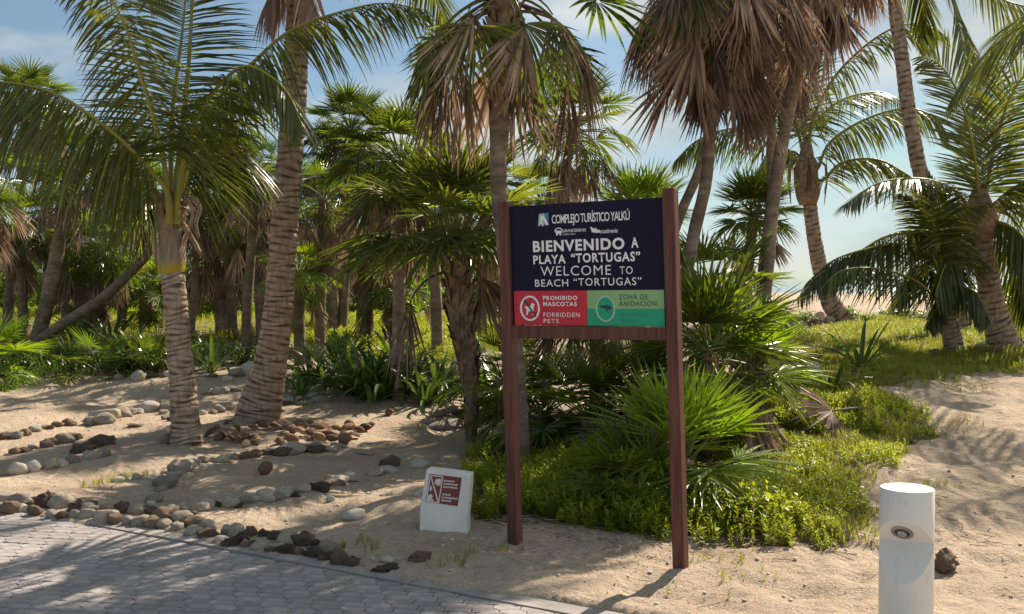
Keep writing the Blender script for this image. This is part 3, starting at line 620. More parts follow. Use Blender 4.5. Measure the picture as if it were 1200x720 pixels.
for (px, py, wd, kd, h, lb) in [
    (524, 503, 46, 'grey', .28, 'largest flat grey slab of stone near the thatch palm base'), (513, 488, 22, 'grey', .4, 'flat grey stone just behind the largest slab'),
    (548, 487, 30, 'brown', .35, 'flat brown stone behind the thatch palm foot'), (578, 490, 34, 'grey', .35, 'flat grey stone beside the sign post behind the weeds'), (530, 480, 16, 'pale', .5, 'pale rounded stone behind the flat slabs'),
    (500, 497, 16, 'grey', .5, 'small grey stone at the tip of the slab'), (562, 476, 20, 'grey', .4, 'low grey stone under the lily leaves'),
    (491, 549, 22, 'pale', .7, 'smooth white stone alone on sand above the plaque'), (413, 610, 28, 'pale', .5, 'white angular stone alone on the shaded sand'),
    (457, 546, 20, 'rough dark', .6, 'dark stone at the far end of the straight row'), (427, 533, 20, 'grey', .3, 'flat grey stone alone between the husks and the row'),
    (454, 660, 17, 'pale', .6, 'white pebble resting on a dark stone by the kerb'), (452, 668, 26, 'rough dark', .42, 'dark flat stone under the white pebble by the kerb'),
    (490, 659, 25, 'rough dark', .5, 'dark red brown stone alone by the kerb'), (340, 532, 34, 'grey', .5, 'broad pale stone at the end of the curved row'), (372, 531, 30, 'rough dark', .3, 'dark flat stone past the end of the curved row'),
    (395, 526, 22, 'grey', .4, 'last grey stone past the end of the curved row'), (368, 524, 22, 'grey', .35, 'grey stone behind the dark flat stone'),
    (390, 530, 20, 'grey', .35, 'low grey stone beside the dark flat one'),
    (118, 494, 34, 'grey', .62, 'biggest pale craggy stone of the upper row'), (292, 440, 26, 'pale', .9, 'pale boulder at the foot of the light trunk'), (161, 446, 17, 'pale', .8, 'white stone in front of the undergrowth'),
    (948, 452, 40, 'grey', .95, 'round grey rock beside the small lily'), (1112, 673, 32, 'stone', .9, ''),
    (540, 563, 22, 'brown', .6, 'tan stone behind the white plaque'), (487, 583, 9, 'pale', .8, 'small pale stone touching the white plaque'), (387, 588, 12, 'pale', .7, 'small pale stone below the straight row'),
    (158, 500, 14, 'rough dark', .3, 'flat dark stone alone in palm shade'), (262, 553, 8, 'pale', .5, 'tiny pale pebble by the curved row'), (210, 543, 10, 'pale', .5, 'small white pebble before the slim palm'),
    (1180, 415, 30, 'brown', .6, 'brown stone at the foot of the dark coconut palm'), (1152, 410, 20, 'grey', .5, 'grey stone between the two leaning palms'), (1092, 416, 18, 'brown', .5, 'brown stone before the young palm'),
    (962, 376, 16, 'grey', .8, 'grey rock beside the beach palm'), (955, 382, 12, 'rough dark', .8, 'dark rock in front of the beach palm rocks'), (973, 380, 14, 'grey', .7, 'second grey rock touching the beach palm')]:
    if kd == 'stone':
        p = G(px, py); o = link('sand_clod', stone_mesh(99, 'coral_dark', .3, crag=.25, name='sand_clod'), None, (p.x, p.y + .04, zgf(p.x, p.y) + .045), (0, 0, .4), (.07, .07, .065)); tag(o, 'dark weathered clod on the sand behind the bollard', 'rock'); o.data.materials[0] = MATS['stone_brown']; continue
    put_stone(px, py, wd, kd, lb, None, h)

# ------------------------------------------------------------------ coconuts and husks
def husk_mesh(seed, cut, name='coconut_husk'):
    import bmesh
    bm = bmesh.new(); bmesh.ops.create_icosphere(bm, subdivisions=3, radius=1); off = Vector((seed * 3.1, seed, 0))
    for v in bm.verts:
        p = v.co; an = math.atan2(p.y, p.x); k = 1 + .07 * math.cos(3 * an) * (1 - p.z * p.z); v.co = Vector((p.x * k * .8, p.y * k * .8, p.z * 1.05)) * (1 + .05 * noise.noise(p * 2 + off))
    for f in bm.faces: f.smooth = True
    if cut:
        g = bmesh.ops.bisect_plane(bm, geom=bm.verts[:] + bm.edges[:] + bm.faces[:], plane_co=(0, .1, 0), plane_no=(0.15, -1, .2), clear_outer=True)
        ed = [e for e in bm.edges if e.is_boundary]; r_ = bmesh.ops.edgeloop_fill(bm, edges=ed) if ed else {'faces': []}
        for f in r_['faces']:
            f.material_index = 1; q = bmesh.ops.inset_region(bm, faces=[f], thickness=.16, depth=0)
            for v in f.verts: v.co += Vector((0, .30, 0))
            f.smooth = False
    me = bpy.data.meshes.new(name); bm.to_mesh(me); bm.free(); me.materials.append(MATS['husk']); me.materials.append(MATS['husk_in']); return me
HK = [husk_mesh(i, True) for i in range(3)] + [husk_mesh(9, False)]
hp = [(250, 513), (258, 516), (267, 517), (276, 519), (284, 518), (292, 521), (300, 522), (256, 506), (268, 503), (276, 507), (296, 505), (309, 504), (321, 505), (328, 521), (334, 515), (342, 518), (352, 512), (360, 520), (364, 513), (374, 519), (370, 508), (340, 507), (348, 503), (356, 506), (378, 506), (385, 511), (390, 519), (396, 517), (402, 513), (404, 519), (408, 508), (414, 515), (420, 509), (428, 506), (433, 505), (393, 507), (332, 503), (383, 516), (410, 503), (363, 503)]
for i, (px, py) in enumerate(hp):
    p = G(px, py); s = rnd.uniform(.048, .074); opened = rnd.random() < .8; me = HK[rnd.randrange(3)] if opened else HK[3]
    o = link('coconut_husk', me, None, (p.x, p.y, zgf(p.x, p.y) + s * .62), (R(90) + rnd.uniform(-.5, .5), rnd.uniform(-.6, .6), rnd.uniform(-2.6, 2.6)), (s * 1.05, s, s * 1.25))
    where = 'the line of husks nearer the slim palm' if px < 325 else 'the heap of husks beyond the palms'
    tag(o, f"{'split open' if opened else 'whole round'} brown coconut husk, {ordw((i + 1) if px < 325 and i < 13 else max(i - 12, 1))} in {where}", 'coconut husk', 'brown coconut husks laid out on the sand')
for px, py, s, mt, lb in [(311, 556, .066, 'husk', 'round brown coconut alone on the shaded sand'), (195, 521, .07, 'coco_husk_base', 'yellow green coconut lying against the slim palm base'), (456, 487, .05, 'husk', 'small orange brown husk alone on sunlit sand'), (288, 524, .045, 'husk_in', 'pale broken shell in front of the husks')]:
    p = G(px, py); o = link('coconut', husk_mesh(px, False, 'coconut'), None, (p.x, p.y, zgf(p.x, p.y) + s * .75), (R(80), .3, rnd.uniform(0, 3)), s); o.data.materials[0] = MATS[mt]
    tag(o, lb, 'coconut')
lo_c = bpy.data.materials['coco_husk_base']

# ------------------------------------------------------------------ thatch palm leaves (shared meshes, gravity baked in, azimuth by rotation)
def fan_leaf(seed, pitch, Lp, bend, R_, spread, tilt, droop, n=30, leafm='fan_green', collapse=1.0, fused=.40, cup=.10, wob=.05, name='frond', wk=1.0, hangk=0.0, pet=.011):
    r_ = random.Random(seed); m = MB(); p0 = Vector((0, 0, 0)); pts = [p0]; st = 6
    for i in range(st):
        a = pitch - bend * (i + .5) / st; pts.append(pts[-1] + Vector((math.cos(a), 0, math.sin(a))) * (Lp / st))
    m.tube(pts, [pet * 1.5 - pet * .8 * i / st for i in range(st + 1)], 5, 1, 0, cap=False)
    hub = pts[-1]; a = pitch - bend - tilt; d = Vector((math.cos(a), 0, math.sin(a))); nn = Vector((-math.sin(a), 0, math.cos(a))); Y = Vector((0, 1, 0))
    ts = [.06, .2, .36, .6, .84, 1.0]
    for k in range(n):
        f = (k + .5) / n * 2 - 1; an = f * spread; an2 = an * collapse
        L = R_ * (.62 + .38 * math.cos(an * .62)) * r_.uniform(.90, 1.06)
        dr = (d * math.cos(an2) + Y * math.sin(an2) + nn * (cup + r_.uniform(-wob, wob))).normalized()
        sd = (-d * math.sin(an2) + Y * math.cos(an2)); sd = (sd - dr * sd.dot(dr)).normalized(); n2 = dr.cross(sd)
        if r_.random() < .5: n2 = n2
        hw = math.tan(spread * collapse / n) * R_ * fused * .98 * wk
        fold = r_.uniform(.35, .8); dk = droop * r_.uniform(.6, 1.5); P = []; Wd = []
        tw = r_.uniform(-.06, .06)
        for t in ts:
            g = dk * max(0, t - .25) ** 1.8
            q = hub + dr * (L * t * (1 - .10 * g)) + Vector((0, 0, -1)) * (L * g) + sd * (tw * L * t * t)
            P.append(q); Wd.append(hw * min(t / fused, 1) * (1 if t <= .4 else max(0.05, (1.04 - t) / .64) ** .8) if t < 1 else hw * .03)
        m.ribbon(P, Wd, sd, n2, fold, 0, r_.random() * .8 if r_.random() < .3 else r_.random() * .25)
    return m.mesh(name, [leafm, 'petiole' if leafm != 'fan_dead' else 'fan_dead'])
FL = {}
for kd, mt in (('green', 'fan_green'), ('bright', 'fan_bright'), ('fresh', 'fan_fresh')):
    FL[kd] = {
        'up': [fan_leaf(s, R(66), .58, R(14), .62, R(100), R(6), .06, 22, mt) for s in (1, 2)],
        'mid': [fan_leaf(10 + s, R(40), .66, R(22), .64, R(128), R(12), .15, 26, mt, wob=.10) for s in (1, 2, 3)],
        'low': [fan_leaf(20 + s, R(12), .70, R(30), .64, R(132), R(20), .26, 26, mt, wob=.10) for s in (1, 2, 3)],
        'hang': [fan_leaf(30 + s, R(-12), .66, R(40), .64, R(112), R(20), .35, 26, mt, collapse=.8, wob=.1) for s in (1, 2)]}
FL['dead'] = {
    'arch': [fan_leaf(50 + s, R(2), .66, R(62), .80, R(110), R(24), .18, 17, 'fan_dead', collapse=.31, wob=.12, wk=1.55, fused=.5) for s in (1, 2, 3)],
    'skirt': [fan_leaf(60 + s, R(-38), .55, R(44), .84, R(110), R(4), .1, 17, 'fan_dead', collapse=.28, wob=.18, wk=1.8, fused=.5) for s in (1, 2, 3)]}
for kd, mt in (('spiky', 'fan_bright'), ('spikygreen', 'fan_green')):
    FL[kd] = {'up': [fan_leaf(80 + s, R(70), .34, R(8), .72, R(72), R(2), .02, 15, mt, fused=.24, wob=.09, wk=1.5) for s in (1, 2)], 'mid': [fan_leaf(83 + s, R(48), .40, R(14), .72, R(88), R(6), .05, 18, mt, fused=.24, wob=.12, wk=1.5) for s in (1, 2, 3)],
        'low': [fan_leaf(87 + s, R(22), .44, R(20), .68, R(96), R(10), .12, 19, mt, fused=.26, wob=.12, wk=1.5) for s in (1, 2, 3)], 'hang': [fan_leaf(91 + s, R(0), .46, R(34), .62, R(96), R(16), .22, 19, mt, fused=.28, wob=.12, wk=1.5) for s in (1, 2)]}
FL['drygreen'] = {'hang': [fan_leaf(70 + s, R(-10), .70, R(52), .72, R(112), R(24), .4, 30, 'fan_green', collapse=.6) for s in (1, 2)]}

def boots(m, cx, cz0, cz1, r0, seed, n=40):
    """criss-crossed old leaf bases wrapped round a trunk"""
    r_ = random.Random(seed)
    for i in range(n):
        z = cz0 + (cz1 - cz0) * i / n; a = i * 2.4; c = cx(z); rr = r0(z)
        o_ = Vector((math.cos(a), math.sin(a), 0)); s_ = Vector((-math.sin(a), math.cos(a), 0)) * r_.choice((-1, 1))
        h = r_.uniform(.12, .2); P = [c + o_ * (rr * .92) + Vector((0, 0, 0)), c + o_ * (rr * 1.06) + s_ * (rr * .35) + Vector((0, 0, h * .55)), c + o_ * (rr * 1.28) + s_ * (rr * .7) + Vector((0, 0, h))]
        m.ribbon(P, [rr * .42, rr * .32, rr * .14], s_, o_, .0, 0, r_.random())
        m.ribbon([p - o_ * .006 for p in P], [rr * .42, rr * .32, rr * .14], -s_, -o_, .0, 0, .2)
NPALM = [0]
def fan_palm(label, pts, rad, n_green=24, lowf=1.0, n_dead=8, size=1.0, seed=0, kind='green', group='thatch palms of the grove', skirt=0, boot=None, jitter=.12, bark='fan_bark', minel=-1, azr=None, name='thatch_palm', upk=1.0):
    """pts: world points base..crown; rad: (base, top)"""
    r_ = random.Random(seed * 13 + 5); base = Vector(pts[0]); root = thing(name, label, 'palm tree', base, 0, group)
    P = spline([Vector(p) - base for p in pts], 26); P[0] = P[0] + Vector((0, 0, -.15))
    rr = [rad[0] + (rad[-1] - rad[0]) * i / 25 for i in range(26)] if len(rad) == 2 else list(np.interp(np.linspace(0, 1, 26), np.linspace(0, 1, len(rad)), rad))
    rr = [q * (1 + r_.uniform(-.05, .05)) for q in rr]; m = MB(); m.tube(P, rr, 10, 0, [r_.random() * .6 for _ in P]); m.build('trunk', [bark], root)
    top = P[-1]
    if boot:
        zs = [p.z for p in P]
        cx = lambda z: Vector((float(np.interp(z, zs, [p.x for p in P])), float(np.interp(z, zs, [p.y for p in P])), z)); r0 = lambda z: float(np.interp(z, zs, rr))
        b = MB(); boots(b, cx, zs[0] + (zs[-1] - zs[0]) * boot[0], zs[0] + (zs[-1] - zs[0]) * boot[1], r0, seed, boot[2]); b.build('leaf_bases', ['boot'], root)
    sdk = size * .72; n_green = int(n_green * 1.35); n_dead = int(n_dead * 1.25); size = size * .8
    def put(me, az, dz=0.0, sc_=1.0, nm='frond', tl=0.0):
        if nm == 'dead_frond': link(nm, me, root, top + Vector((math.cos(az) * .05, math.sin(az) * .05, dz)), (r_.uniform(-.45, .45), r_.uniform(-.28, .22), az + r_.uniform(-.3, .3)), sdk * sc_ * r_.uniform(.7, 1.25)); return
        link(nm, me, root, top + Vector((math.cos(az) * .05, math.sin(az) * .05, dz)), (r_.uniform(-.25, .25), r_.uniform(-.1, .1) + tl, az), sdk * sc_ * r_.uniform(.88, 1.1))
    off = r_.uniform(0, 6)
    for i in range(n_green):
        f = (i + .5) / n_green; az = off + i * 2.39996 + r_.uniform(-.2, .2)
        if azr: az = azr[0] + (azr[1] - azr[0]) * r_.random()
        cls = 'up' if f < .24 * upk else ('mid' if f < max(.55, .24 * upk + .1) else ('low' if f < .84 or lowf < 1 else 'hang')); put(r_.choice(FL[kind][cls]), az, .06 - .22 * f * size, 1.0, tl=-.35 * (1 - lowf))
    for i in range(n_dead):
        az = off + i * 2.39996 + 1.1; k = i / max(n_dead, 1)
        put(r_.choice(FL['dead']['arch']), az, -.16 - .25 * k, .95, 'dead_frond')
    for i in range(skirt):
        az = off + i * 2.39996 + .4; k = i / max(skirt, 1)
        put(r_.choice(FL['dead']['skirt']), az, -.22 - .75 * k * size, .9, 'dead_frond')
    return root
def up(px, py, d): return W(px, py, d)
def gp(px, py): p = G(px, py, True); p.z = zgf(p.x, p.y) - .03; return p
def palm_px(label, base, tr, rad, dd=0.0, **k):
    """base pixel on the ground; tr = pixels up the trunk at the base's depth (dd metres nearer at the top)"""
    b = gp(*base); n = len(tr); return fan_palm(label, [b] + [W(x, y, b.y - dd * (i + 1) / n) for i, (x, y) in enumerate(tr)], rad, **k)
def palm_d(label, d, tr, rad, dd=0.0, **k):
    n = len(tr); P = [W(x, y, d - dd * i / n) for i, (x, y) in enumerate(tr)]; P[0].z = zgf(P[0].x, P[0].y) - .03; return fan_palm(label, P, rad, **k)

# tall palms over the sign
palm_d('tall thatch palm with ringed pale trunk rising right behind the sign post', 8.25, [(614, 505), (606, 430), (596, 330), (586, 240), (584, 170), (589, 80), (592, -28)], (.068, .064, .064, .066, .07, .115, .12), n_green=44, n_dead=13, skirt=0, size=1.38, upk=3.0, seed=1, boot=(.72, 1.0, 110))
palm_d('thatch palm with an enormous brown skirt hanging above the sign top', 9.4, [(775, 500), (795, 380), (812, 280), (827, 215), (832, 150), (836, 60), (836, -66)], (.062, .055), n_green=22, n_dead=38, skirt=30, size=1.26, seed=2, upk=3.4)
palm_d('leaning thatch palm whose grey trunk crosses in front of a second one, thick skirt', 10.4, [(893, 470), (893, 400), (898, 330), (907, 230), (922, 140), (940, 50), (958, -105)], (.07, .068), n_green=18, n_dead=34, skirt=28, size=1.15, seed=3, upk=3.4)
palm_d('straight thatch palm hidden behind the leaning grey trunk', 12.2, [(886, 452), (892, 330), (903, 230), (904, 150), (908, 40)], (.055, .05), n_green=10, n_dead=16, skirt=20, size=.85, seed=4)
palm_d('yellowish leaning thatch palm trunk entering the big brown skirt', 11.0, [(770, 470), (782, 310), (798, 250), (822, 192), (848, 90), (858, 10)], (.058, .052), n_green=8, n_dead=12, skirt=14, size=.85, seed=5, bark='fan_bark')
palm_d('bright spiky thatch palm crown just above the top edge of the sign', 12.5, [(745, 480), (748, 340), (750, 252)], (.07, .065), n_green=26, n_dead=2, size=.95, seed=6, kind='spiky', upk=1.6)
palm_d('round dark thatch palm silhouette against the sky beside the leaning trunk', 12.6, [(872, 440), (876, 330), (884, 248)], (.07, .065), n_green=34, n_dead=6, skirt=2, size=.80, seed=7, kind='spikygreen', upk=1.3)
palm_d('slim thatch palm half hidden behind the hanging brown fans', 12.0, [(640, 470), (650, 290), (661, 210), (672, 150)], (.06, .055), n_green=24, n_dead=10, size=.92, seed=8)
# the booted palm left of the sign
b = gp(551, 522)
fan_palm('stout thatch palm wrapped in old leaf bases with a narrow foot', [b, W(553, 470, b.y), W(546, 420, b.y), (W(540, 370, b.y)), W(538, 325, b.y), W(536, 285, b.y)], (.05, .06, .10, .125, .13, .12), n_green=34, n_dead=2, size=1.35, seed=9, boot=(.06, 1.0, 190), kind='fresh', lowf=.4, upk=1.5)
# grove on the left, each with its own trunk
palm_px('tall pale trunked thatch palm beside the thick coconut trunk', (290, 427), [(289, 370), (294, 300), (302, 200)], (.085, .075), n_green=12, n_dead=8, skirt=6, size=.74, seed=11)
palm_px('thatch palm with reddish trunk between the two coconut palms', (263, 392), [(264, 340), (269, 280), (272, 238)], (.11, .09), n_green=22, n_dead=10, skirt=8, size=1.25, seed=12)
palm_px('thin crooked thatch palm right behind the slim coconut palm', (223, 402), [(228, 330), (232, 262), (236, 226)], (.07, .06), n_green=18, n_dead=8, skirt=4, size=1.1, seed=13)
palm_px('short straight pole trunk beside the thick coconut palm', (306, 405), [(304, 350), (303, 300), (300, 262)], (.09, .08), n_green=16, n_dead=8, size=1.0, seed=14)
palm_px('small bushy headed thatch palm on a straight dark trunk in the clearing', (115, 396), [(115, 350), (117, 310), (118, 288)], (.10, .10), n_green=30, n_dead=6, size=1.05, seed=15, kind='bright', boot=(.4, 1, 30))
palm_px('thick grey thatch palm trunk leaning towards the slim coconut palm', (42, 404), [(56, 350), (66, 300), (78, 240), (88, 195)], (.14, .10), n_green=18, n_dead=8, skirt=4, size=1.1, seed=16)
palm_px('tall thin grey thatch palm at the road end of the grove', (8, 392), [(14, 310), (21, 250), (28, 180), (30, 120)], (.11, .09), n_green=30, n_dead=12, skirt=8, size=1.15, seed=17)
palm_px('dark thatch palm trunk bowed low across the clearing', (36, 409), [(70, 382), (117, 352), (152, 320), (172, 298), (183, 275), (186, 240)], (.10, .075), n_green=16, n_dead=8, size=1.0, seed=18)
palm_px('very small thatch palm with dark stub trunk behind the bowed trunk', (172, 386), [(172, 365), (171, 342)], (.16, .16), n_green=22, n_dead=4, size=1.1, seed=19)
palm_px('leaning dark trunked thatch palm just beyond the thick coconut palm', (344, 384), [(354, 350), (372, 315), (388, 285)], (.13, .11), n_green=20, n_dead=10, size=1.15, seed=20)
palm_px('tall thatch palm with high rounded crown beyond the thick coconut palm', (400, 392), [(404, 330), (408, 230), (411, 152)], (.11, .09), n_green=34, n_dead=14, skirt=6, size=1.25, seed=21)
palm_d('broad thatch palm crown overlapping the booted palm from behind', 12.6, [(466, 430), (468, 300), (470, 190)], (.08, .08), n_green=34, n_dead=10, skirt=4, size=1.12, seed=22)
palm_px('stubby booted thatch palm behind the lilies', (462, 405), [(462, 370), (460, 335)], (.16, .19), n_green=18, n_dead=8, size=1.0, seed=23, boot=(.1, 1, 50))
palm_d('shaggy thatch palm with mixed green and brown fans behind the thick coconut trunk', 15.5, [(375, 440), (376, 330), (380, 232)], (.09, .08), n_green=16, n_dead=14, skirt=8, size=.88, seed=24)
palm_d('thatch palm with a bright tuft low beside the thick coconut trunk', 15.0, [(352, 430), (350, 360), (350, 322)], (.09, .08), n_green=20, n_dead=5, size=.75, seed=25, kind='bright')
back = [(70, 228, 20, 'green', 'thatch palm crown behind the thick leaning trunk'), (150, 232, 22, 'green', 'thatch palm crown over the middle of the clearing'), 
        (330, 225, 20, 'green', 'thatch palm crown showing behind the thick coconut trunk'), (437, 262, 18, 'green', 'brown hung thatch palm between the high crown and the booted palm'),
        (505, 215, 16, 'green', 'thatch palm crown above the booted palm'), (430, 205, 21, 'green', 'far thatch palm crown under the high rounded crown'), (20, 262, 19, 'green', 'low thatch palm crown at the road end of the grove'),
         (570, 225, 15, 'green', 'thatch palm crown right behind the pale ringed trunk'), (635, 235, 15.5, 'green', 'thatch palm crown behind the upper corner of the sign'),
        (100, 300, 19, 'green', 'low thatch palm crown before the bushes behind the leaning trunk'), (250, 290, 20, 'green', 'low thatch palm crown behind the reddish trunk'), (150, 180, 21, 'green', 'high far thatch palm crown under the slim coconut fronds'), (265, 150, 19, 'green', 'high thatch palm crown between the two coconut palms'), (60, 150, 22, 'green', 'high far thatch palm crown near the road end'), (383, 180, 20, 'green', 'high thatch palm crown just past the thick coconut trunk'),
        (-30, 210, 15, 'green', 'thatch palm at the very edge of the grove by the road')]
for i, (px, py, d, kd, lb) in enumerate(back):
    palm_d(lb, d, [(px + (-1) ** i * 8, 420), (px + (-1) ** i * 5, 320), (px, py)], (.10, .08), n_green=18, n_dead=14, skirt=12 if i % 2 else 6, size=.98, seed=40 + i, kind=kd)

# ground level fan rosettes (no trunk to speak of)
def rosette(label, p, hgt, n, size, seed, kind='green', dead=2, **k):
    return fan_palm(label, [p, p + Vector((0, 0, hgt * .5)), p + Vector((0, 0, hgt))], (.09, .08), n_green=n, n_dead=dead, size=size, seed=seed, kind=kind, group='low thatch palms near the sign', bark='boot', name='dwarf_thatch_palm', **k)
def at0(px, d): p = W(px, 400, d); p.z = zgf(p.x, p.y) - .05; return p
rosette('bright young thatch palm in full sun beside the sign post', at0(800, 7.15), .34, 18, 1.02, 60, 'spiky', 3, upk=1.5)
rosette('small dull thatch palm drooping onto sand before the bright young one', at0(742, 6.85), .22, 12, .70, 61, 'spikygreen', 2)
rosette('big glossy thatch palm bush arching out beside the sign', at0(832, 8.7), .95, 24, 1.15, 62, 'spikygreen', 8)
rosette('thatch palm bush with brown drooping fans beneath the round dark crown', at0(872, 9.6), .55, 18, 1.05, 63, 'spiky', 6, upk=1.2)
rosette('shaded thatch palm seen under the middle of the sign', at0(690, 8.9), .42, 22, .82, 64, 'green', 8)
rosette('shaded thatch palm by the inner post under the sign', at0(635, 9.4), .40, 20, .80, 65, 'green', 6)
rosette('shaded thatch palm under the far end of the sign', at0(752, 9.0), .45, 20, .82, 66, 'green', 6)
rosette('thatch palm filling the gap behind the sign board', at0(840, 10.4), 1.2, 20, 1.0, 67, 'green', 5)
rosette('thatch palm behind the sign board near its middle', at0(700, 10.6), 1.5, 26, 1.0, 68, 'green', 6)
rosette('big fan bush at the road edge of the sand', at0(-20, 13.6), .25, 20, 1.05, 69, 'bright', 3)
rosette('low fan bush in front of the bowed trunk', at0(118, 14.2), .1, 16, .85, 70, 'green', 2)
rosette('low fan bush beside the slim coconut palm', at0(172, 14.4), .1, 16, .8, 71, 'green', 3)
rosette('fan bush tucked behind the lilies by the booted palm', at0(590, 11.5), .5, 20, .95, 72, 'green', 5)
# dead fan lying on the weeds
p = G(985, 508, True); df = link('fallen_frond', fan_leaf(90, R(10), .3, R(10), .46, R(85), R(-4), .35, 20, 'fan_dead', wob=.2, wk=1.8), None, (p.x + .25, p.y + .1, zgf(p.x, p.y) + .20), (-.62, .1, R(196)), 1.15); tag(df, 'dry brown fan leaf lying on the green weeds', 'fallen leaf')

# ------------------------------------------------------------------ coconut palms
def coco_frond(parent, P, origin, Lf=.55, hang=.5, seed=0, nrm=None, n=62, g=1.0, t0=.16, mats=('coco_leaf', 'coco_rachis'), rb=.026, name='frond', wd=.017, lk=1.42, a0=66):
    """P: world points of the midrib from the crown outwards; leaflets fall by hang (0 = flat fishbone, 1 = curtain)"""
    r_ = random.Random(seed); pts = spline([Vector(p) - origin for p in P], 30); m = MB(); Lf *= lk; n = int(n * 1.35); wd *= .85
    m.tube(pts, [rb * (1 - .86 * i / 29) + (.012 * max(0, 1 - i / 4)) for i in range(30)], 6, 1, 0, cap=False)
    acc = [0]
    for a, b in zip(pts, pts[1:]): acc.append(acc[-1] + (b - a).length)
    tot = acc[-1]
    def at(t):
        s = t * tot; k = min(max(j for j in range(30) if acc[j] <= s + 1e-9), 28); u = (s - acc[k]) / (acc[k + 1] - acc[k]); return pts[k].lerp(pts[k + 1], u), (pts[k + 1] - pts[k]).normalized()
    for i in range(n):
        for sgn in (-1, 1):
            t = t0 + (1 - t0) * (i + .5 + r_.uniform(-.3, .3)) / n; t = min(max(t, 0), .999); o, T = at(t)
            Nn = nrm if nrm is not None else Vector((0, 0, 1)); Sd = T.cross(Nn)
            if Sd.length < .15: Sd = Vector((1, 0, 0))
            Sd.normalize(); Nn2 = Sd.cross(T).normalized()
            al = R(a0) - R(30) * t + r_.uniform(-.10, .10); D = (Sd * sgn * math.sin(al) + T * math.cos(al) + Nn2 * .14).normalized()
            Lq = Lf * (math.sin(math.pi * (.16 + .80 * t)) ** .65) * r_.uniform(.85, 1.08)
            h = hang * r_.uniform(.75, 1.25); D = (D * (1 - h * .62) + Vector((0, 0, -1)) * h * .62).normalized()
            grav = g * (.20 + .8 * hang) * r_.uniform(.7, 1.3)
            Q = [o + D * (Lq * u_) + Vector((0, 0, -1)) * (Lq * grav * .42 * u_ ** 2.2) for u_ in (0, .3, .62, .85, 1)]
            sv_ = T - D * T.dot(D)
            if sv_.length < .05: sv_ = Sd
            sv_.normalize(); sv_ = (sv_ + Nn2 * r_.uniform(-.5, .5)).normalized()
            m.ribbon(Q, [wd * .5, wd, wd * .85, wd * .5, wd * .05], sv_, None, 0, 0, r_.random() if r_.random() < .15 else r_.random() * .2)
    return m.build(name, list(mats), parent)
def ringed_trunk(root, P, rad, spacing, mats=('coco_bark',), yellow=None, seed=0, depth=.05):
    """coconut trunk: stacked leaf-scar rings, each slightly flared with a dark groove under it"""
    r_ = random.Random(seed); base = spline(P, 60); acc = [0]
    for a, b in zip(base, base[1:]): acc.append(acc[-1] + (b - a).length)
    tot = acc[-1]; s = 0; pts = []; rr = []; aa = []; cs = [0]
    for a, b in zip(P, P[1:]): cs.append(cs[-1] + (b - a).length)
    cs = [c / cs[-1] for c in cs]; rad = (list(rad) + [rad[-1]] * len(cs))[:len(cs)]
    def pos(s):
        k = min(max(j for j in range(60) if acc[j] <= s + 1e-9), 58); u = (s - acc[k]) / (acc[k + 1] - acc[k]); return base[k].lerp(base[k + 1], u)
    while s < tot:
        sp = (spacing[0] + (spacing[1] - spacing[0]) * s / tot) * r_.uniform(.75, 1.25); q = float(np.interp(s / tot, cs, rad)) * r_.uniform(.985, 1.015)
        jx = r_.uniform(-.003, .003)
        gw = r_.uniform(.04, .26)
        for f, k, a in ((0, 1 + depth * .4, .10), (.45, 1 - depth * .1, .0), (.80 - gw, 1 - depth * .25, .2), (.88 - gw, 1 - depth * .9, r_.uniform(.35, .95)), (.96, 1 - depth * .8, r_.uniform(.3, .9))):
            if s + sp * f > tot: break
            pts.append(pos(s + sp * f) + Vector((jx, 0, 0))); rr.append(q * k); aa.append(a)
        s += sp
    m = MB(); m.tube(pts, rr, 22, 0, aa)
    # rings are never quite level: shear them a little
    for i, v in enumerate(m.v):
        k = i // 22; an = i % 22; dz = .012 * math.sin(an * 2 * math.pi / 22 * 2 + k * .21) + .010 * math.sin(an * 2 * math.pi / 22 + k * .13); m.v[i] = (v[0], v[1], v[2] + dz)
        m.a[i] = min(1, max(0, m.a[i] + .38 * math.sin(an * .9 + k * .37) * (m.a[i] > .18)))
    return m.build('trunk', list(mats), root)
def coco(label, base, loc=None): return thing('coconut_palm', label, 'coconut palm', base, 0, 'coconut palms')
def rel(o, pts): return [Vector(p) - o for p in pts]
def Wd(L_, d0, d1=None):
    d1 = d0 if d1 is None else d1; n = len(L_); return [W(x, y, d0 + (d1 - d0) * i / max(n - 1, 1)) for i, (x, y) in enumerate(L_)]

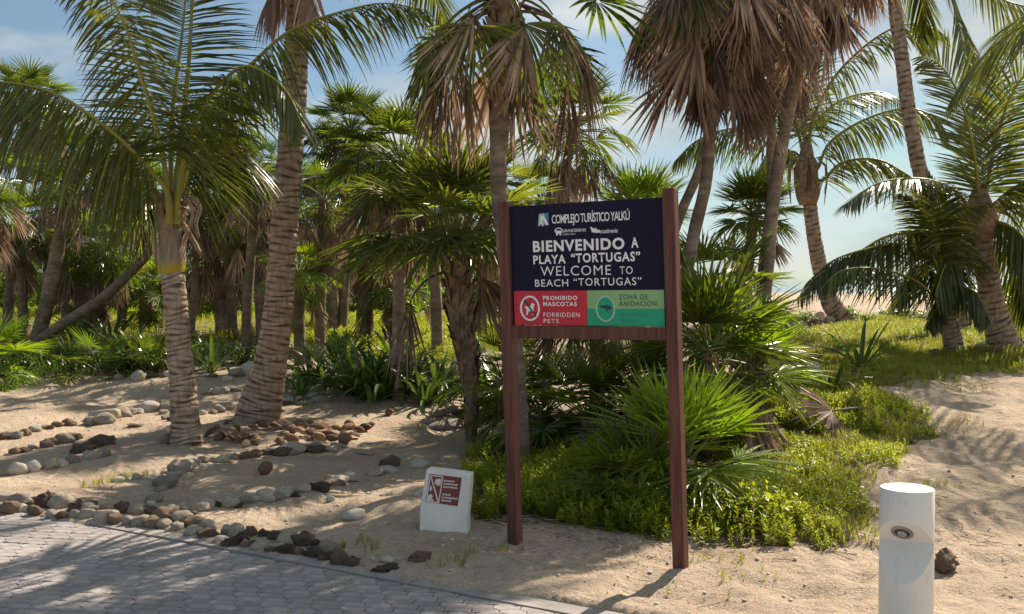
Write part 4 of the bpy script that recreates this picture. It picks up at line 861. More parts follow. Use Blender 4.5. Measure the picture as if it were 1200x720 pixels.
# slim young coconut palm (sunlit, near)
b = gp(219, 526); d = b.y; root = coco('slim young coconut palm with bare ringed trunk and yellow crown base near the pavement', b)
tp_ = [b + Vector((0, 0, -.15)), b, W(217, 500, d), W(214, 450, d), W(209, 400, d), W(205, 350, d), W(202, 318, d)]
ringed_trunk(root, rel(b, tp_), [.20, .168, .14, .128, .118, .112, .112, .105], (.040, .062), seed=3, depth=.055)
m = MB(); cp = rel(b, [W(202, 322, d), W(201, 312, d), W(199, 296, d), W(198, 270, d), W(199, 245, d), W(202, 225, d)])
m.tube(spline(cp, 14), list(np.interp(np.linspace(0, 1, 14), [0, .12, .35, .7, 1], [.108, .125, .150, .15, .10])), 14, 0, [1, .9, .95, .45, 0, 0, 0, 0, 0, 0, 0, 0, 0, 0]); m.build('crown_base', ['coco_husk_base'], root)
r_ = random.Random(4)
for i in range(13):      # dry sheaths and cut petiole stubs
    a = i * 2.4; o_ = Vector((math.cos(a), math.sin(a), 0)); s_ = Vector((-math.sin(a), math.cos(a), 0)); c0 = W(199, 300 - 4.2 * i, d) - b
    P = [c0 + o_ * .12, c0 + o_ * .165 + Vector((0, 0, .16)), c0 + o_ * .19 + Vector((0, 0, .30)) + s_ * .03, c0 + o_ * (.27) + Vector((0, 0, .36 - .02 * i)) + s_ * .05]
    m = MB(); m.ribbon(P, [.085, .075, .04, .02], s_, o_, -.25, 0, r_.random() * .3); m.ribbon([p - o_ * .012 for p in P], [.085, .075, .04, .02], -s_, -o_, .25, 0, .1); m.build('leaf_sheath', ['boot'], root)
for k, (PP, q) in enumerate([([(213, 240), (226, 232), (234, 243), (229, 262), (233, 280)], 0), ([(214, 262), (228, 285), (235, 298)], 1), ([(212, 228), (222, 236), (226, 252), (222, 268)], 2)]):
    m = MB(); m.tube(spline(rel(b, Wd(PP, d - .12, d - .25)), 10), [.026, .03, .026, .024, .022, .026, .024, .02, .02, .014], 6, 0, 0); m.build('dry_stalk', ['boot'], root)
org = W(203, 232, d)
F1 = [([(199, 262), (196, 225), (178, 203), (150, 172), (108, 137), (60, 108), (0, 96), (-60, 104)], -.2, -1.0, .66, .9, None),
      ([(201, 260), (192, 190), (186, 160), (167, 95), (147, 32), (122, -12), (84, -36)], -.1, -.9, .70, .60, None),
      ([(203, 250), (200, 180), (204, 110), (212, 50), (217, 0), (219, -45)], .1, .5, .66, .22, Vector((.15, -1, .15))),
      ([(205, 262), (212, 205), (226, 150), (250, 108), (285, 78), (320, 92), (342, 118), (354, 150)], -.15, -.9, .52, .62, None),
      ([(205, 245), (230, 160), (262, 108), (296, 74), (340, 36), (400, 14), (450, 4), (500, 12)], .1, .7, .56, .72, None),
      ([(204, 250), (230, 190), (262, 168), (290, 180), (310, 215)], .3, 1.3, .5, .8, None),
      ([(200, 255), (176, 216), (150, 212), (125, 240)], .3, 1.2, .5, .85, None)]
for k, (PP, a0, a1, lf, hg, nr) in enumerate(F1):
    coco_frond(root, Wd(PP, d + a0, d + a1), b, lf, hg, 100 + k, nr, n=78, wd=.0125, rb=.030, t0=.26 if k in (3, 1) else .2, a0=84 if k in (1, 2) else 68)
m = MB(); m.tube(spline(rel(b, Wd([(201, 262), (206, 215), (214, 150), (222, 60), (226, -30)], d, d)), 16), list(np.linspace(.04, .012, 16)), 7, 0, 0); m.build('spear_leaf', ['coco_rachis'], root)

# thick coconut palm, crown out of the frame above
b = gp(300, 492); d = b.y; root = coco('thick old coconut palm with curved flared trunk rising out of view', b)
tr = [b + Vector((0, 0, -.15)), b, W(309, 458, d), W(318, 420, d), W(325, 370, d), W(331, 300, d), W(337, 220, d), W(342, 150, d), W(346, 80, d), W(350, 0, d), W(352, -142, d)]
ringed_trunk(root, rel(b, tr), [.31, .27, .225, .185, .168, .158, .152, .148, .142, .14, .13], (.050, .105), seed=5, depth=.05)
top = W(352, -150, d)
m = MB(); m.tube(spline(rel(b, [W(352, -135, d), W(352, -155, d), W(352, -176, d)]), 6), [.15, .19, .19, .17, .14, .1], 12, 0, 0); m.build('crown_base', ['coco_husk_base'], root)
r_ = random.Random(9)
for k in range(17):
    az = k * 2.4 + .3; e = R(75) - R(62) * k / 17; ln = 3.4; P = []
    for j in range(7):
        u = j / 6; a = e - u * R(70); P.append((P[-1] if P else top) + Vector((math.cos(az) * math.cos(a), math.sin(az) * math.cos(a), math.sin(a))) * (ln / 6 if j else 0))
    coco_frond(root, P, b, .6, .55, 140 + k, None, n=58, rb=.034)
for k, (PP, mt) in enumerate([([(352, -60), (362, -20), (366, 0), (372, 22)], 'boot'), ([(350, -60), (330, -30), (316, -8), (310, 14)], 'boot')]):
    coco_frond(root, Wd(PP, d - .2, d - .5), b, .4, 1.0, 170 + k, None, n=26, mats=('fan_dead', 'fan_dead'), rb=.02, name='dead_frond')

# beach coconut palm
b = gp(992, 378); d = b.y; root = coco('coconut palm leaning from the sandy beach edge with its base overgrown', b)
tr = [b + Vector((.1, 0, -.15)), b, W(972, 352, d), W(958, 300, d), W(951, 255, d), W(947, 215, d)]
ringed_trunk(root, rel(b, tr), [.27, .22, .17, .145, .135, .13], (.09, .10), seed=6)
m = MB(); m.tube(spline(rel(b, Wd([(947, 240), (946, 215), (945, 190), (946, 160)], d)), 10), [.17, .22, .24, .24, .22, .2, .17, .14, .1, .06], 12, 0, 0); m.build('crown_base', ['boot'], root)
for k in range(8):
    a = k * 2.4; c0 = W(946, 195, d) - b; o_ = Vector((math.cos(a), math.sin(a), 0)); s_ = Vector((-math.sin(a), math.cos(a), 0))
    P = [c0 + o_ * .2 + Vector((0, 0, .15)), c0 + o_ * .34, c0 + o_ * .36 - Vector((0, 0, .35)), c0 + o_ * .33 - Vector((0, 0, .75 - .04 * k))]; m = MB(); m.ribbon(P, [.06, .08, .06, .02], s_, o_, .3, 0, .3); m.build('dry_sheath', ['boot'], root)
for k, (PP, a1, lf, hg) in enumerate([([(946, 190), (953, 140), (975, 95), (1007, 60), (1045, 34), (1085, 28), (1110, 44)], -1, .75, .7), ([(947, 192), (958, 198), (972, 168), (1010, 142), (1060, 127), (1095, 137), (1112, 160)], -1.2, .72, .75),
        ([(945, 192), (930, 186), (915, 166), (885, 152), (850, 152), (815, 166), (790, 190)], -.5, .75, .8), ([(948, 198), (963, 212), (987, 191), (1027, 187), (1062, 204), (1086, 222)], -1.5, .7, .6),
        ([(945, 185), (944, 140), (950, 90), (968, 40), (990, -5)], 1.0, .7, .3), ([(944, 188), (930, 140), (905, 100), (870, 80), (830, 84)], 1.2, .7, .6), ([(946, 185), (952, 150), (985, 118), (1030, 108), (1062, 120)], 1.5, .7, .6), ([(944, 192), (930, 178), (905, 182), (885, 205)], 1.5, .6, .8), ([(946, 190), (938, 130), (925, 70), (900, 20)], .5, .7, .35)]):
    coco_frond(root, Wd(PP, d, d + a1), b, lf * .72, hg, 200 + k, None, n=58, rb=.038, wd=.018)

# tall straight coconut palm, crown above the frame
b = gp(1132, 362); b = W(1128, 372, 17.5); b.z = zgf(b.x, b.y) - .05; d = b.y; root = coco('tall dark coconut palm whose top leaves the view behind the young palms', b)
tr = [b + Vector((0, 0, -.2)), b, W(1108, 310, d), W(1088, 240, d), W(1076, 190, d), W(1065, 130, d), W(1056, 60, d), W(1048, 0, d), W(1046, -70, d)]
ringed_trunk(root, rel(b, tr), [.24, .20, .16, .145, .13, .125, .12, .11, .11], (.10, .11), seed=7)
for k, (PP, a1, lf, hg) in enumerate([([(1046, -70), (1080, -60), (1112, -10), (1126, 40), (1134, 90)], -.6, .72, .35), ([(1046, -70), (1090, -90), (1140, -50), (1170, -4), (1205, 10), (1240, 40)], -.4, .75, .8), ([(1046, -70), (1000, -90), (960, -60), (935, -20)], .2, .7, .7),
        ([(1046, -70), (1040, -120), (1060, -170), (1110, -190)], 0, .7, .5), ([(1046, -70), (1020, -130), (970, -150), (930, -120)], 0, .7, .5), ([(1046, -70), (1075, -100), (1140, -110), (1200, -70)], .8, .7, .5), ([(1046, -70), (1066, -40), (1082, 0), (1088, 50)], .8, .65, .8)]):
    coco_frond(root, Wd(PP, d, d + a1), b, lf * .72, hg, 230 + k, None, n=56, rb=.038, wd=.018)

# dark young coconut palm at the side, big upright fronds
b = gp(1178, 410); d = b.y; root = coco('stout dark coconut palm with tall fishbone fronds beside the beach track', b)
tr = [b + Vector((.05, 0, -.15)), b, W(1168, 375, d), W(1160, 340, d), W(1154, 300, d), W(1150, 268, d)]
ringed_trunk(root, rel(b, tr), [.30, .24, .19, .17, .16, .15], (.09, .10), seed=8)
m = MB(); m.tube(spline(rel(b, Wd([(1151, 282), (1149, 262), (1148, 240), (1148, 215)], d)), 8), [.19, .24, .26, .25, .22, .17, .12, .06], 12, 0, 0); m.build('crown_base', ['boot'], root)
for k, (PP, a1, lf, hg, nr) in enumerate([([(1149, 262), (1146, 215), (1138, 160), (1124, 112), (1103, 78), (1080, 66)], -.6, .95, .02, Vector((.2, -1, .1))), ([(1151, 262), (1160, 200), (1172, 150), (1186, 110), (1207, 84), (1235, 76)], -.5, .85, .25, Vector((-.5, -1, .3))),
        ([(1148, 268), (1125, 268), (1083, 272), (1040, 277), (1000, 300), (960, 322), (936, 348)], -1.2, .62, .75, None), ([(1148, 262), (1120, 225), (1080, 210), (1030, 215), (990, 240)], -1.0, .75, .45, None), ([(1152, 265), (1175, 262), (1200, 280), (1222, 330)], -.9, .7, .9, None),
        ([(1151, 262), (1170, 235), (1200, 215), (1240, 220)], -.5, .8, .5, None), ([(1147, 268), (1126, 282), (1108, 310), (1096, 345)], -.8, .6, .95, None), ([(1150, 262), (1158, 215), (1165, 160), (1160, 110), (1150, 70)], 1.0, .85, .15, Vector((0, -1, .1))),
        ([(1148, 262), (1130, 240), (1100, 245), (1072, 270)], 1.2, .65, .8, None), ([(1152, 268), (1180, 285), (1196, 320), (1204, 370)], .8, .65, .95, None), ([(1153, 262), (1190, 230), (1230, 250), (1260, 300)], 1.0, .7, .8, None)]):
    coco_frond(root, Wd(PP, d, d + a1), b, lf * .72, hg, 260 + k, nr, n=60, rb=.036, wd=.016)
# tall coconut palm just outside the view on the beach side: its crown throws the dappled shade on the open sand
b = Vector((8.3, 12.6, 0)); b.z = zgf(b.x, b.y) - .05; root = coco('coconut palm beside the track whose frond tips reach into the sky over the bollard', b)
tr = [b + Vector((0, 0, -.2)), b, b + Vector((-.05, 0, 1.2)), b + Vector((-.2, -.1, 2.8)), b + Vector((-.4, -.1, 4.6))]
ringed_trunk(root, rel(b, tr), [.26, .22, .15, .13, .12], (.07, .10), seed=17)
r_ = random.Random(19); top = tr[-1] + Vector((0, 0, .1))
for k in range(7):
    az = k * 2.4 + 1.0; e = R(66) - R(58) * k / 7; P = []; ln = 2.7
    for j in range(7):
        u = j / 6; a = e - u * R(75); P.append((P[-1] if P else top) + Vector((math.cos(az) * math.cos(a), math.sin(az) * math.cos(a), math.sin(a))) * (ln / 6 if j else 0))
    coco_frond(root, P, b, .6, .55, 340 + k, None, n=44, rb=.03, wd=.018)
# small young palm in front of it
b = gp(1120, 414); d = b.y; root = coco('short young coconut palm with low drooping fronds on the grassy rise', b)
tr = [b + Vector((.03, 0, -.1)), b, W(1113, 380, d), W(1108, 350, d), W(1105, 325, d)]
ringed_trunk(root, rel(b, tr), [.20, .15, .125, .115, .11, .10], (.06, .07), seed=9)
for k, (PP, a1, lf, hg) in enumerate([([(1106, 345), (1098, 352), (1078, 332), (1050, 320), (1018, 314), (985, 318), (962, 338)], -1.0, .5, .8), ([(1104, 330), (1090, 298), (1055, 286), (1015, 292), (975, 306), (945, 332)], -.6, .55, .75), ([(1105, 330), (1098, 280), (1088, 250), (1060, 228)], -.5, .55, .4),
        ([(1106, 330), (1112, 280), (1125, 250), (1150, 240)], -.5, .5, .6), ([(1106, 340), (1125, 335), (1145, 345), (1158, 372)], -.6, .42, .9), ([(1105, 330), (1104, 280), (1100, 235), (1088, 205)], .3, .55, .2), ([(1105, 332), (1082, 310), (1062, 322), (1050, 350)], .6, .5, .9), ([(1104, 340), (1098, 360), (1088, 378)], -.2, .3, .95), ([(1106, 335), (1120, 300), (1140, 292), (1160, 305)], .6, .5, .8)]):
    coco_frond(root, Wd(PP, d, d + a1), b, lf * .72, hg, 290 + k, None, n=48, rb=.024, wd=.019)

# ------------------------------------------------------------------ strap leaved lilies and agave
def strap(seed, L_, w_, e0, curl, m_='strap_green', fold=.35):
    r_ = random.Random(seed); m = MB(); P = [Vector((0, 0, 0))]; n = 7
    for i in range(n):
        a = e0 - curl * ((i + .5) / n) ** 1.5; P.append(P[-1] + Vector((math.cos(a), 0, math.sin(a))) * (L_ / n))
    ww = [.7, .9, 1, 1, .95, .8, .5, .03]; Y = Vector((0, 1, 0)); m.ribbon(P, [w_ * q for q in ww], Y, Vector((0, 0, 1)), fold, 0, [r_.random() * .25] * 24); return m.mesh('leaf', [m_])
SL = [strap(i, .62 + .05 * i, .028, R(80 - 9 * i), R(40 + 14 * i)) for i in range(6)]
SP = [strap(20 + i, .50 + .05 * i, .020, R(78 - 8 * i), R(50 + 12 * i)) for i in range(5)]
AG = [strap(40 + i, .85, .034, R(72 - 12 * i), R(8 + 6 * i), fold=.9) for i in range(5)]
def lily(px, d, n, s, label, meshes=SL, name='spider_lily', group='strap leaved lilies', cat='lily', seed=0, mt=None):
    p = W(px, 400, d); p.z = zgf(p.x, p.y) - .03; r_ = random.Random(seed or int(px * 7 + d * 13)); root = thing(name, label, cat, p, 0, group)
    for i in range(n):
        az = i * 2.4 + r_.uniform(-.3, .3); me = meshes[min(int(i / n * len(meshes)), len(meshes) - 1)]
        link('leaf', me, root, (math.cos(az) * .05, math.sin(az) * .05, r_.uniform(0, .05)), (r_.uniform(-.15, .15), r_.uniform(-.15, .15), az), s * r_.uniform(.8, 1.15))
    return root
LIL = [(352, 12.9, 16, .75, 'low lily sprawling on sand nearest the thick coconut palm'), (382, 13.4, 22, 1.05, 'dark lily clump behind the sprawling low one'), (410, 12.9, 24, 1.1, 'lily clump with long arching leaves in the middle of the bed'), (438, 13.5, 24, 1.15, 'tall lily clump at the back of the bed'),
       (452, 12.6, 22, 1.05, 'broad lily clump spilling onto the sand'), (480, 13.2, 22, 1.15, 'upright lily clump below the hanging brown leaves'), (498, 12.3, 18, .95, 'lily clump just beside the booted trunk'), (522, 13.0, 18, 1.0, 'lily clump behind the booted trunk'),
       (572, 11.7, 22, 1.1, 'lily clump between the booted palm and the sign post'), (590, 12.2, 22, 1.2, 'tall lily clump right behind the sign post'), (365, 13.6, 22, 1.1, 'lily clump at the near end of the bed behind the sprawler'), (425, 12.7, 24, 1.2, 'lily clump with leaves spilling onto sand mid bed'), (396, 13.8, 24, 1.2, 'second row lily clump near the bed centre'), (470, 12.9, 24, 1.2, 'second row lily clump before the stubby palm'), (510, 12.6, 20, 1.1, 'lily clump filling the gap by the booted trunk'), (400, 14.4, 22, 1.2, 'lily clump at the far side of the bed'), (465, 14.4, 22, 1.2, 'far lily clump under the stubby palm'),
       (248, 14.6, 20, 1.0, 'lily clump seen between the two coconut trunks'), (150, 14.9, 22, 1.1, 'lily clump in front of the bowed trunk'), (180, 14.6, 22, 1.1, 'lily clump close behind the slim coconut palm'), (85, 15.0, 20, 1.0, 'lily clump near the foot of the leaning grey trunk'), (205, 15.2, 20, 1.0, 'lily clump behind the slim coconut trunk'), (52, 14.6, 18, .9, 'lily clump beside the big fan bush'),
       (130, 17.5, 20, 1.3, 'far lily clump beside the bushy headed palm'), (105, 19, 20, 1.3, 'far lily clump behind the bowed trunk'), (90, 18, 20, 1.2, 'far lily clump in front of the leaning trunk')]
for a in LIL: lily(*a)
lily(976, 10.9, 12, .85, 'small pale green lily beside the round grey rock', SL)
lily(1008, 12.6, 9, .78, 'dark spiky agave standing alone on the grassy rise', AG, 'agave', None, 'agave', 5)

# ------------------------------------------------------------------ ground cover, grass, bushes, litter (uncountable: one mesh each)
rs = np.random.RandomState(11)
def shoot_template(seed, nl=16, h=1.0, ll=.27, lw=.046, up_=.32):
    """a leafy shoot of unit height: leaf rhombs (4 verts) and a thin stem"""
    r = np.random.RandomState(seed); V_ = []; F_ = []; A_ = []
    def leaf(o, d, s, L_, w_, a):
        k = len(V_); n_ = np.cross(d, s); V_.extend([o, o + d * L_ * .45 + s * w_ + n_ * .02, o + d * L_ - n_ * .03, o + d * L_ * .45 - s * w_ + n_ * .02]); F_.append((k, k + 1, k + 2, k + 3)); A_.extend([a] * 4)
    for i in range(nl):
        t = (i + .6) / nl; az = i * 2.4 + r.uniform(-.4, .4); el = up_ + r.uniform(-.35, .45) + .5 * t
        d = np.array([math.cos(az) * math.cos(el), math.sin(az) * math.cos(el), math.sin(el)]); s = np.array([-math.sin(az), math.cos(az), 0])
        leaf(np.array([0, 0, t * h * .85]) + 0 * d, d, s, ll * (1.15 - .5 * t) * r.uniform(.8, 1.2), lw * r.uniform(.8, 1.2), r.uniform(0, .9) if r.rand() < .25 else r.uniform(0, .25))
    k = len(V_); V_.extend([np.array([-.012, 0, 0]), np.array([.012, 0, 0]), np.array([.006, 0, h * .9]), np.array([-.006, 0, h * .9])]); F_.append((k, k + 1, k + 2, k + 3)); A_.extend([.3] * 4)
    return np.array(V_), np.array(F_), np.array(A_)
def grass_template(seed, nb=7):
    r = np.random.RandomState(seed); V_ = []; F_ = []; A_ = []
    for i in range(nb):
        az = r.uniform(0, 6.28); ln = r.uniform(.25, .7); d = np.array([math.cos(az), math.sin(az), 0]); s = np.array([-math.sin(az), math.cos(az), 0]) * .022; o = d * r.uniform(0, .12); h = r.uniform(.6, 1.05); k = len(V_); a = r.uniform(0, .35) if r.rand() > .25 else r.uniform(.5, 1)
        p1 = o + d * ln * .3 + np.array([0, 0, h * .6]); p2 = o + d * ln + np.array([0, 0, h * (1 - .3 * ln)])
        V_.extend([o - s, o + s, p1 + s * .8, p1 - s * .8, p2 + s * .1, p2 - s * .1]); F_.append((k, k + 1, k + 2, k + 3)); F_.append((k + 3, k + 2, k + 4, k + 5)); A_.extend([a] * 6)
    return np.array(V_), np.array(F_), np.array(A_)
def scatter(name, label, mats_, temps, pos, hs_, mixs=.35, tilt=.25):
    """pos: n x 3, hs_: n heights; stamps templates into one mesh"""
    VV, FF, AA = [], [], []; off = 0; n = len(pos); which = rs.randint(0, len(temps), n)
    for t, (tv, tf, ta) in enumerate(temps):
        m_ = which == t; p = pos[m_]; h = hs_[m_]; k = len(p)
        if not k: continue
        a = rs.uniform(0, 6.283, k); c, s = np.cos(a), np.sin(a); tx, ty = rs.uniform(-tilt, tilt, k), rs.uniform(-tilt, tilt, k)
        X = (tv[None, :, 0] * c[:, None] - tv[None, :, 1] * s[:, None]); Y = (tv[None, :, 0] * s[:, None] + tv[None, :, 1] * c[:, None]); Z = np.repeat(tv[None, :, 2], k, 0)
        X = X + Z * tx[:, None]; Y = Y + Z * ty[:, None]
        P = np.stack([X * h[:, None] + p[:, 0:1], Y * h[:, None] + p[:, 1:2], Z * h[:, None] + p[:, 2:3]], 2).reshape(-1, 3)
        nv = len(tv); F_ = (tf[None] + (np.arange(k) * nv)[:, None, None]).reshape(-1, tf.shape[1]) + off
        VV.append(P); FF.append(F_); AA.append(np.clip(ta[None] + rs.uniform(-mixs, mixs, k)[:, None] * .5, 0, 1).ravel()); off += len(P)
    o = link(name, npmesh(name, np.concatenate(VV), np.concatenate(FF), mats_, np.concatenate(AA))); return tag(o, label, kind='stuff')
def fill(poly, dens, h0, h1, edge=.12, seed=0, thin=0.0, nscale=1.4):
    xs_ = [p[0] for p in poly]; ys_ = [p[1] for p in poly]; n = int((max(xs_) - min(xs_)) * (max(ys_) - min(ys_)) * dens)
    x = rs.uniform(min(xs_), max(xs_), n); y = rs.uniform(min(ys_), max(ys_), n)
    jx = vnoise(x * 2.3, y * 2.3, 30 + seed) * .5; jy = vnoise(x * 2.3, y * 2.3, 40 + seed) * .5
    k = inpoly(x + jx, y + jy, poly); x, y, jx, jy = x[k], y[k], jx[k], jy[k]
    core = sum(inpoly(x + jx + dx, y + jy + dy, poly).astype(float) for dx, dy in [(.5, 0), (-.5, 0), (0, .5), (0, -.5), (.2, .2), (-.2, -.2), (.2, -.2), (-.2, .2)]) / 8
    kk = core > rs.uniform(0, .75, len(x)); x, y, core = x[kk], y[kk], core[kk]
    nn_ = vnoise(x * nscale, y * nscale, 50 + seed) + .5; n2 = vnoise(x * 4, y * 4, 60 + seed) + .5
    keep = (nn_ * .6 + n2 * .4) > thin; x, y, nn_, n2, core = x[keep], y[keep], nn_[keep], n2[keep], core[keep]
    h = h0 + (h1 - h0) * np.clip(nn_ * .7 + n2 * .4, 0, 1) * rs.uniform(.55, 1.2, len(x)) * (.35 + .65 * core ** 1.5) ; return np.stack([x, y, zg(x, y) - .01], 1), h
SH = [shoot_template(i) for i in range(5)]; SHC = [shoot_template(60 + i, 9, .8, .34, .15, .15) for i in range(2)]; SHB = [shoot_template(30 + i, 9, 1, .45, .03, .7) for i in range(3)]; GT = [grass_template(i) for i in range(5)]
p1, h1 = fill(A_SIGN, 800, .05, .34, seed=1, thin=.40); scatter('weeds', 'soft green leafy weeds spreading behind and below the sign', ['weed'], SH + SHB + SHC[:1], p1, h1)
p2, h2 = fill(A_RIGHT, 640, .04, .28, seed=2, thin=.42); scatter('weeds', 'sunlit yellow green weeds between the young thatch palm and the sand', ['weed'], SH + SHB + SHC, p2, h2)
pa, ha = fill(A_RIGHT, 420, .07, .20, seed=3, thin=.25); pb, hb = fill(A_BACK, 420, .05, .15, seed=4, thin=.28, nscale=.8)
scatter('grass', 'sunlit short grass on the rise towards the beach', ['grass'], GT, np.concatenate([pa, pb]), np.concatenate([ha, hb]))
pc, hc = fill(A_BACK, 90, .06, .18, seed=5, thin=.45, nscale=.9); scatter('weeds', 'low leafy weeds dotted through the grass before the beach', ['weed'], SH, pc, hc)
pd_, hd = fill(A_MID, 110, .10, .32, seed=6, thin=.25); pe, he = fill(A_LEFT, 70, .06, .24, seed=7, thin=.2, nscale=.6)
scatter('weeds', 'bright green ground cover of the clearing under the grove', ['weed'], SH + GT[:0], np.concatenate([pd_, pe]), np.concatenate([hd, he]))
pf, hf = fill(gpoly([(-60, 452), (60, 448), (150, 445), (250, 432), (330, 440), (330, 415), (-60, 418)]), 150, .10, .34, seed=8, thin=.35)
scatter('undergrowth', 'dark mixed undergrowth along the far edge of the sand', ['strap_green'], SH + SHB, pf, hf)
pts_ = []
for (px, py, rr_, n_) in [(140, 568, .22, 60), (115, 575, .18, 25), (400, 645, .05, 8), (425, 640, .06, 10), (433, 650, .05, 8), (520, 668, .14, 14), (830, 690, .25, 8), (1100, 500, .4, 60), (1130, 455, .5, 60), (860, 665, .3, 30), (545, 655, .1, 8), (1020, 470, .4, 60), (1075, 515, .3, 60), (410, 590, .05, 4), (1100, 575, .15, 20), (600, 650, .1, 8)]:
    p = G(px, py, True); a = rs.uniform(0, 6.28, n_); q = rs.uniform(0, 1, n_) ** .6 * rr_; pts_.append(np.stack([p.x + np.cos(a) * q, p.y + np.sin(a) * q, np.zeros(n_)], 1))
pg = np.concatenate(pts_); pg[:, 2] = zg(pg[:, 0], pg[:, 1]); scatter('grass', 'thin tufts of grass sprouting from the sand', ['grass'], GT, pg, rs.uniform(.03, .085, len(pg)))

def bush_mesh(seed, n=1300, lf=.075, name='foliage', m_='bush_leaf'):
    r = np.random.RandomState(seed); cl = 26; cc_ = r.normal(0, 1, (cl, 3)); cc_ /= np.linalg.norm(cc_, axis=1)[:, None]; cc_ *= r.uniform(.35, .8, (cl, 1)); cc_[:, 2] = abs(cc_[:, 2]) * .9
    w_ = r.randint(0, cl, n); o = cc_[w_] + r.normal(0, .15, (n, 3)); o[:, 2] = np.abs(o[:, 2])
    d = r.normal(0, 1, (n, 3)); d[:, 2] = abs(d[:, 2]) * .6 + .1; d /= np.linalg.norm(d, axis=1)[:, None]; s = np.cross(d, [0, 0, 1.0]); s /= np.linalg.norm(s, axis=1)[:, None] + 1e-6
    L_ = lf * r.uniform(.7, 1.4, (n, 1)) * 1.6; Wq = L_ * r.uniform(.28, .42, (n, 1)); up2 = np.cross(d, s)
    V_ = np.stack([o, o + d * L_ * .5 + s * Wq + up2 * L_ * .08, o + d * L_ - up2 * L_ * .1, o + d * L_ * .5 - s * Wq + up2 * L_ * .08], 1).reshape(-1, 3)
    return npmesh(name, V_, np.arange(n * 4).reshape(n, 4), [m_], np.repeat(np.where(r.rand(n) < .25, r.uniform(.4, 1, n), r.uniform(0, .3, n)), 4))
BM = [bush_mesh(i) for i in range(4)]
def stems_mesh(seed):
    r = random.Random(seed); m = MB()
    for i in range(7):
        a = i * 2.4; e = Vector((math.cos(a) * r.uniform(.2, .55), math.sin(a) * r.uniform(.2, .55), r.uniform(.5, .9))); m.tube([Vector((0, 0, -.05)), e * .5 + Vector((0, 0, .08)), e], [.022, .016, .006], 5, 0, 0)
    return m.mesh('stem', ['twig'])
SM = [stems_mesh(i) for i in range(2)]
BUSH = [(-10, 27, 1.5, 1.9, 'road end of the grove'), (35, 30, 1.6, 2.2, 'between the two outermost grove trunks'), (78, 25, 1.2, 1.6, 'behind the foot of the thick leaning trunk'), (100, 31, 1.6, 2.3, 'behind the bowed trunk'), (135, 27, 1.3, 1.7, 'behind the bushy headed small palm'),
        (165, 32, 1.7, 2.2, 'beyond the very small thatch palm'), (200, 28, 1.4, 1.6, 'directly behind the slim coconut palm'), (240, 30, 1.5, 2.1, 'in the gap past the crooked thin trunk'), (262, 25, 1.1, 1.5, 'behind the reddish trunk'), (285, 33, 1.8, 2.2, 'between the pale trunks'),
        (322, 27, 1.3, 1.6, 'hard behind the thick coconut palm'), (365, 30, 1.6, 1.8, 'past the leaning dark trunk'), (400, 26, 1.3, 1.5, 'under the high rounded crown'), (440, 30, 1.5, 1.9, 'beyond the lily bed'), (480, 27, 1.3, 1.7, 'beyond the stubby booted palm'), (515, 31, 1.7, 2.0, 'seen past the booted trunk'), (560, 26, 1.3, 1.6, 'between booted trunk and sign post'),
        (600, 24, 1.2, 1.5, 'far behind the sign post'), (660, 24, 1.3, 1.4, 'far behind the sign'), (720, 24, 1.2, 1.3, 'far behind the middle of the sign'), (780, 22, 1.0, 1.0, 'far behind the outer sign post')]
BUSH = [(a, b_, c, h_ * 1.35, e) for a, b_, c, h_, e in BUSH]
for i, (px, d, rx, h, wh) in enumerate(BUSH):
    p = W(px, 400, d); p.z = zgf(p.x, p.y) - .05; t = thing('green_bush', 'leafy bright green bush ' + wh, 'bush', p, i * 1.3, 'bushes beyond the grove')
    link('foliage', BM[i % 4], t, (0, 0, 0), None, (rx, rx * .8, h)); link('stem', SM[i % 2], t, (0, 0, 0), None, (rx, rx, h))
for i, (px, py, d, rx, h, wh) in enumerate([(1160, 0, 21, 1.0, .85, 'behind the dark coconut palm'), (1205, 0, 19, .9, 1.0, 'at the track end beside the dark coconut palm'), (1140, 0, 20, .6, .6, 'between the two young coconut palms'), (1190, 0, 16.8, .5, .5, 'in front of the taller bush by the dark palm'), (1085, 0, 20, .5, .30, 'creeping below the drooping fronds'), (1050, 0, 20.5, .6, .30, 'at the sand edge beyond the agave'), (992, 0, 19.4, .42, .42, 'wrapped round the foot of the beach palm'), (1020, 0, 19.5, .3, .22, 'small, just past the beach palm foot'), (940, 0, 19.5, .5, .3, 'beside the grey rocks at the beach edge'), (915, 0, 17, .45, .3, 'below the leaning grey trunk')]):
    p = W(px, 400, d); p.z = zgf(p.x, p.y) - .05; t = thing('shore_bush', 'low yellow green bush ' + wh, 'bush', p, i * 1.7, 'bushes at the beach edge')
    link('foliage', BM[i % 4], t, (0, 0, 0), None, (rx, rx * .8, h)); link('stem', SM[i % 2], t, (0, 0, 0), None, (rx, rx, h))

# litter and pebbles on the sand
def flake(seed):
    r = np.random.RandomState(seed); a = np.sort(r.uniform(0, 6.28, 4)); q = r.uniform(.4, 1, 4); e = r.uniform(.25, .9)
    return np.stack([np.cos(a) * q, np.sin(a) * q * e, r.uniform(.05, .35, 4)], 1), np.array([[0, 1, 2, 3]]), np.full(4, r.uniform(0, 1))
def scat_xy(n, x0, x1, y0, y1, cl=0.0, seed=0):
    x = rs.uniform(x0, x1, n); y = rs.uniform(y0, y1, n)
    k = (kside(x, y) > .03) & ((vnoise(x * 1.7, y * 1.7, 70 + seed) + .5) > cl); return np.stack([x[k], y[k], zg(x[k], y[k]) + .002], 1)
FK = [flake(i) for i in range(8)]
q = np.concatenate([scat_xy(3800, -7, 7, 4.6, 14, .45, 1), scat_xy(5200, -.4, 4.6, 4.9, 7.4, .3, 2), scat_xy(1500, -2.2, .3, 5.4, 8.2, .45, 3)])
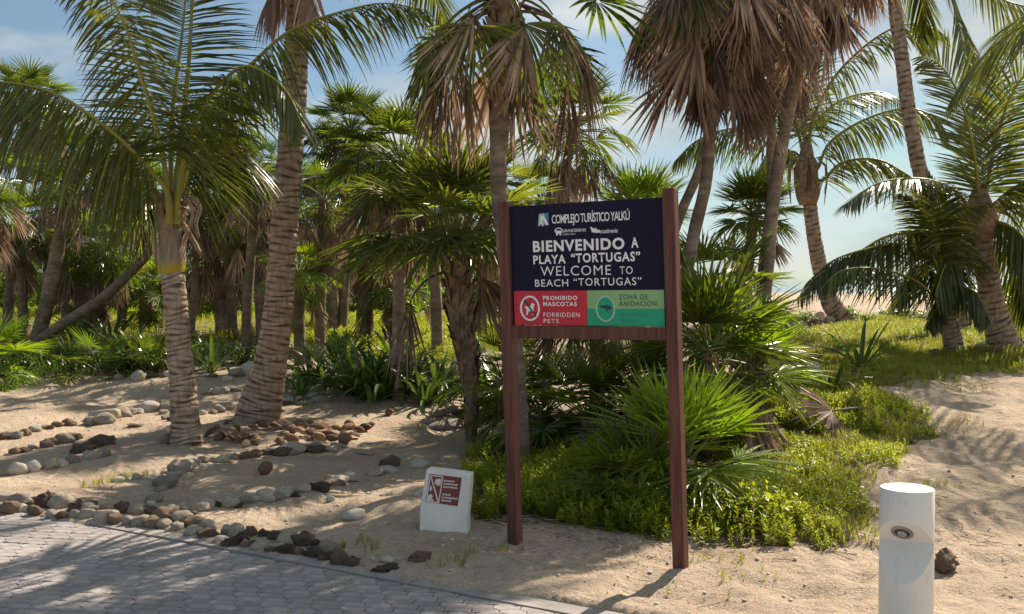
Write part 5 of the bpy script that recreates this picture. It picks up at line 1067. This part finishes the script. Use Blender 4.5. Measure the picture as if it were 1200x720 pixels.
scatter('leaf_litter', 'dry scraps of leaf and bark scattered over the sand', ['litter'], FK, q, rs.uniform(.006, .022, len(q)) * (1 + (rs.rand(len(q)) > .93)))
def on_paving(n, x0, x1, y0, y1):
    x = rs.uniform(x0, x1, n); y = rs.uniform(y0, y1, n); k = (kside(x, y) < -.02) & ((vnoise(x * 1.9, y * 1.9, 90) + .5 + .35 * np.exp(kside(x, y) * 3)) > .62); return np.stack([x[k], y[k], np.full(k.sum(), .012)], 1)
q = on_paving(2600, -5, 1.5, 3.5, 7.5); scatter('leaf_litter', 'scraps of dry leaf and blown sand lying on the paving', ['litter'], FK, q, rs.uniform(.004, .014, len(q)))
q = []
for (px, py, rr_, n_) in [(1165, 418, 1.0, 700), (1115, 418, .5, 250), (560, 530, .5, 250), (218, 530, .35, 120), (300, 496, .5, 160), (690, 640, .9, 700), (760, 635, .5, 300), (985, 515, .4, 80), (640, 632, .5, 300)]:
    p = G(px, py, True); a = rs.uniform(0, 6.28, n_); d_ = rs.uniform(0, 1, n_) ** .6 * rr_; q.append(np.stack([p.x + np.cos(a) * d_, p.y + np.sin(a) * d_ * .7, np.zeros(n_)], 1))
q = np.concatenate(q); q = q[kside(q[:, 0], q[:, 1]) > .05]; q[:, 2] = zg(q[:, 0], q[:, 1]) + .004; scatter('leaf_litter', 'brown leaf litter gathered under the plants and palm feet', ['litter'], FK, q, rs.uniform(.01, .035, len(q)))
tw = (np.array([[0, -.02, .02], [1, -.015, .05], [1, .015, .05], [0, .02, .02], [0, 0, .05], [1, 0, .09]]), np.array([[0, 1, 5, 4], [4, 5, 2, 3]]), np.full(6, .3))
q = np.concatenate([scat_xy(500, -6, 6, 4.7, 12, .4, 4), scat_xy(420, -.3, 3, 5.8, 7, .35, 5)]); scatter('twigs', 'thin dry twigs and leaf strands lying on the sand', ['litter'], [tw], q, rs.uniform(.03, .15, len(q)))
def pebble(seed):
    r = np.random.RandomState(seed); P = []; n = 6
    for z, k in ((0, .9), (.4, .85)): P += [(math.cos(i * 2 * math.pi / n) * k * r.uniform(.8, 1.1), math.sin(i * 2 * math.pi / n) * k * r.uniform(.6, .9), z) for i in range(n)]
    P.append((0, 0, .62)); F_ = [(i, (i + 1) % n, n + (i + 1) % n, n + i) for i in range(n)] + [(n + i, n + (i + 1) % n, 2 * n, 2 * n) for i in range(n)]
    return np.array(P), np.array([f for f in F_ if len(set(f)) == 4]), np.full(len(P), .2)
def pebble_t(seed):
    P, _, a = pebble(seed); n = 6; F_ = [(i, (i + 1) % n, n + (i + 1) % n, n + i) for i in range(n)] + [(n + 0, n + 1, n + 2, n + 3), (n + 0, n + 3, n + 4, n + 5)]; return P, np.array(F_), a
q = np.concatenate([scat_xy(900, -7, 6, 4.7, 14, .5, 6), scat_xy(260, -3, 0, 5.3, 8, .3, 7)]); scatter('gravel', 'little pebbles and shell bits strewn over the sand', ['pebble'], [pebble_t(i) for i in range(4)], q, rs.uniform(.006, .02, len(q)))
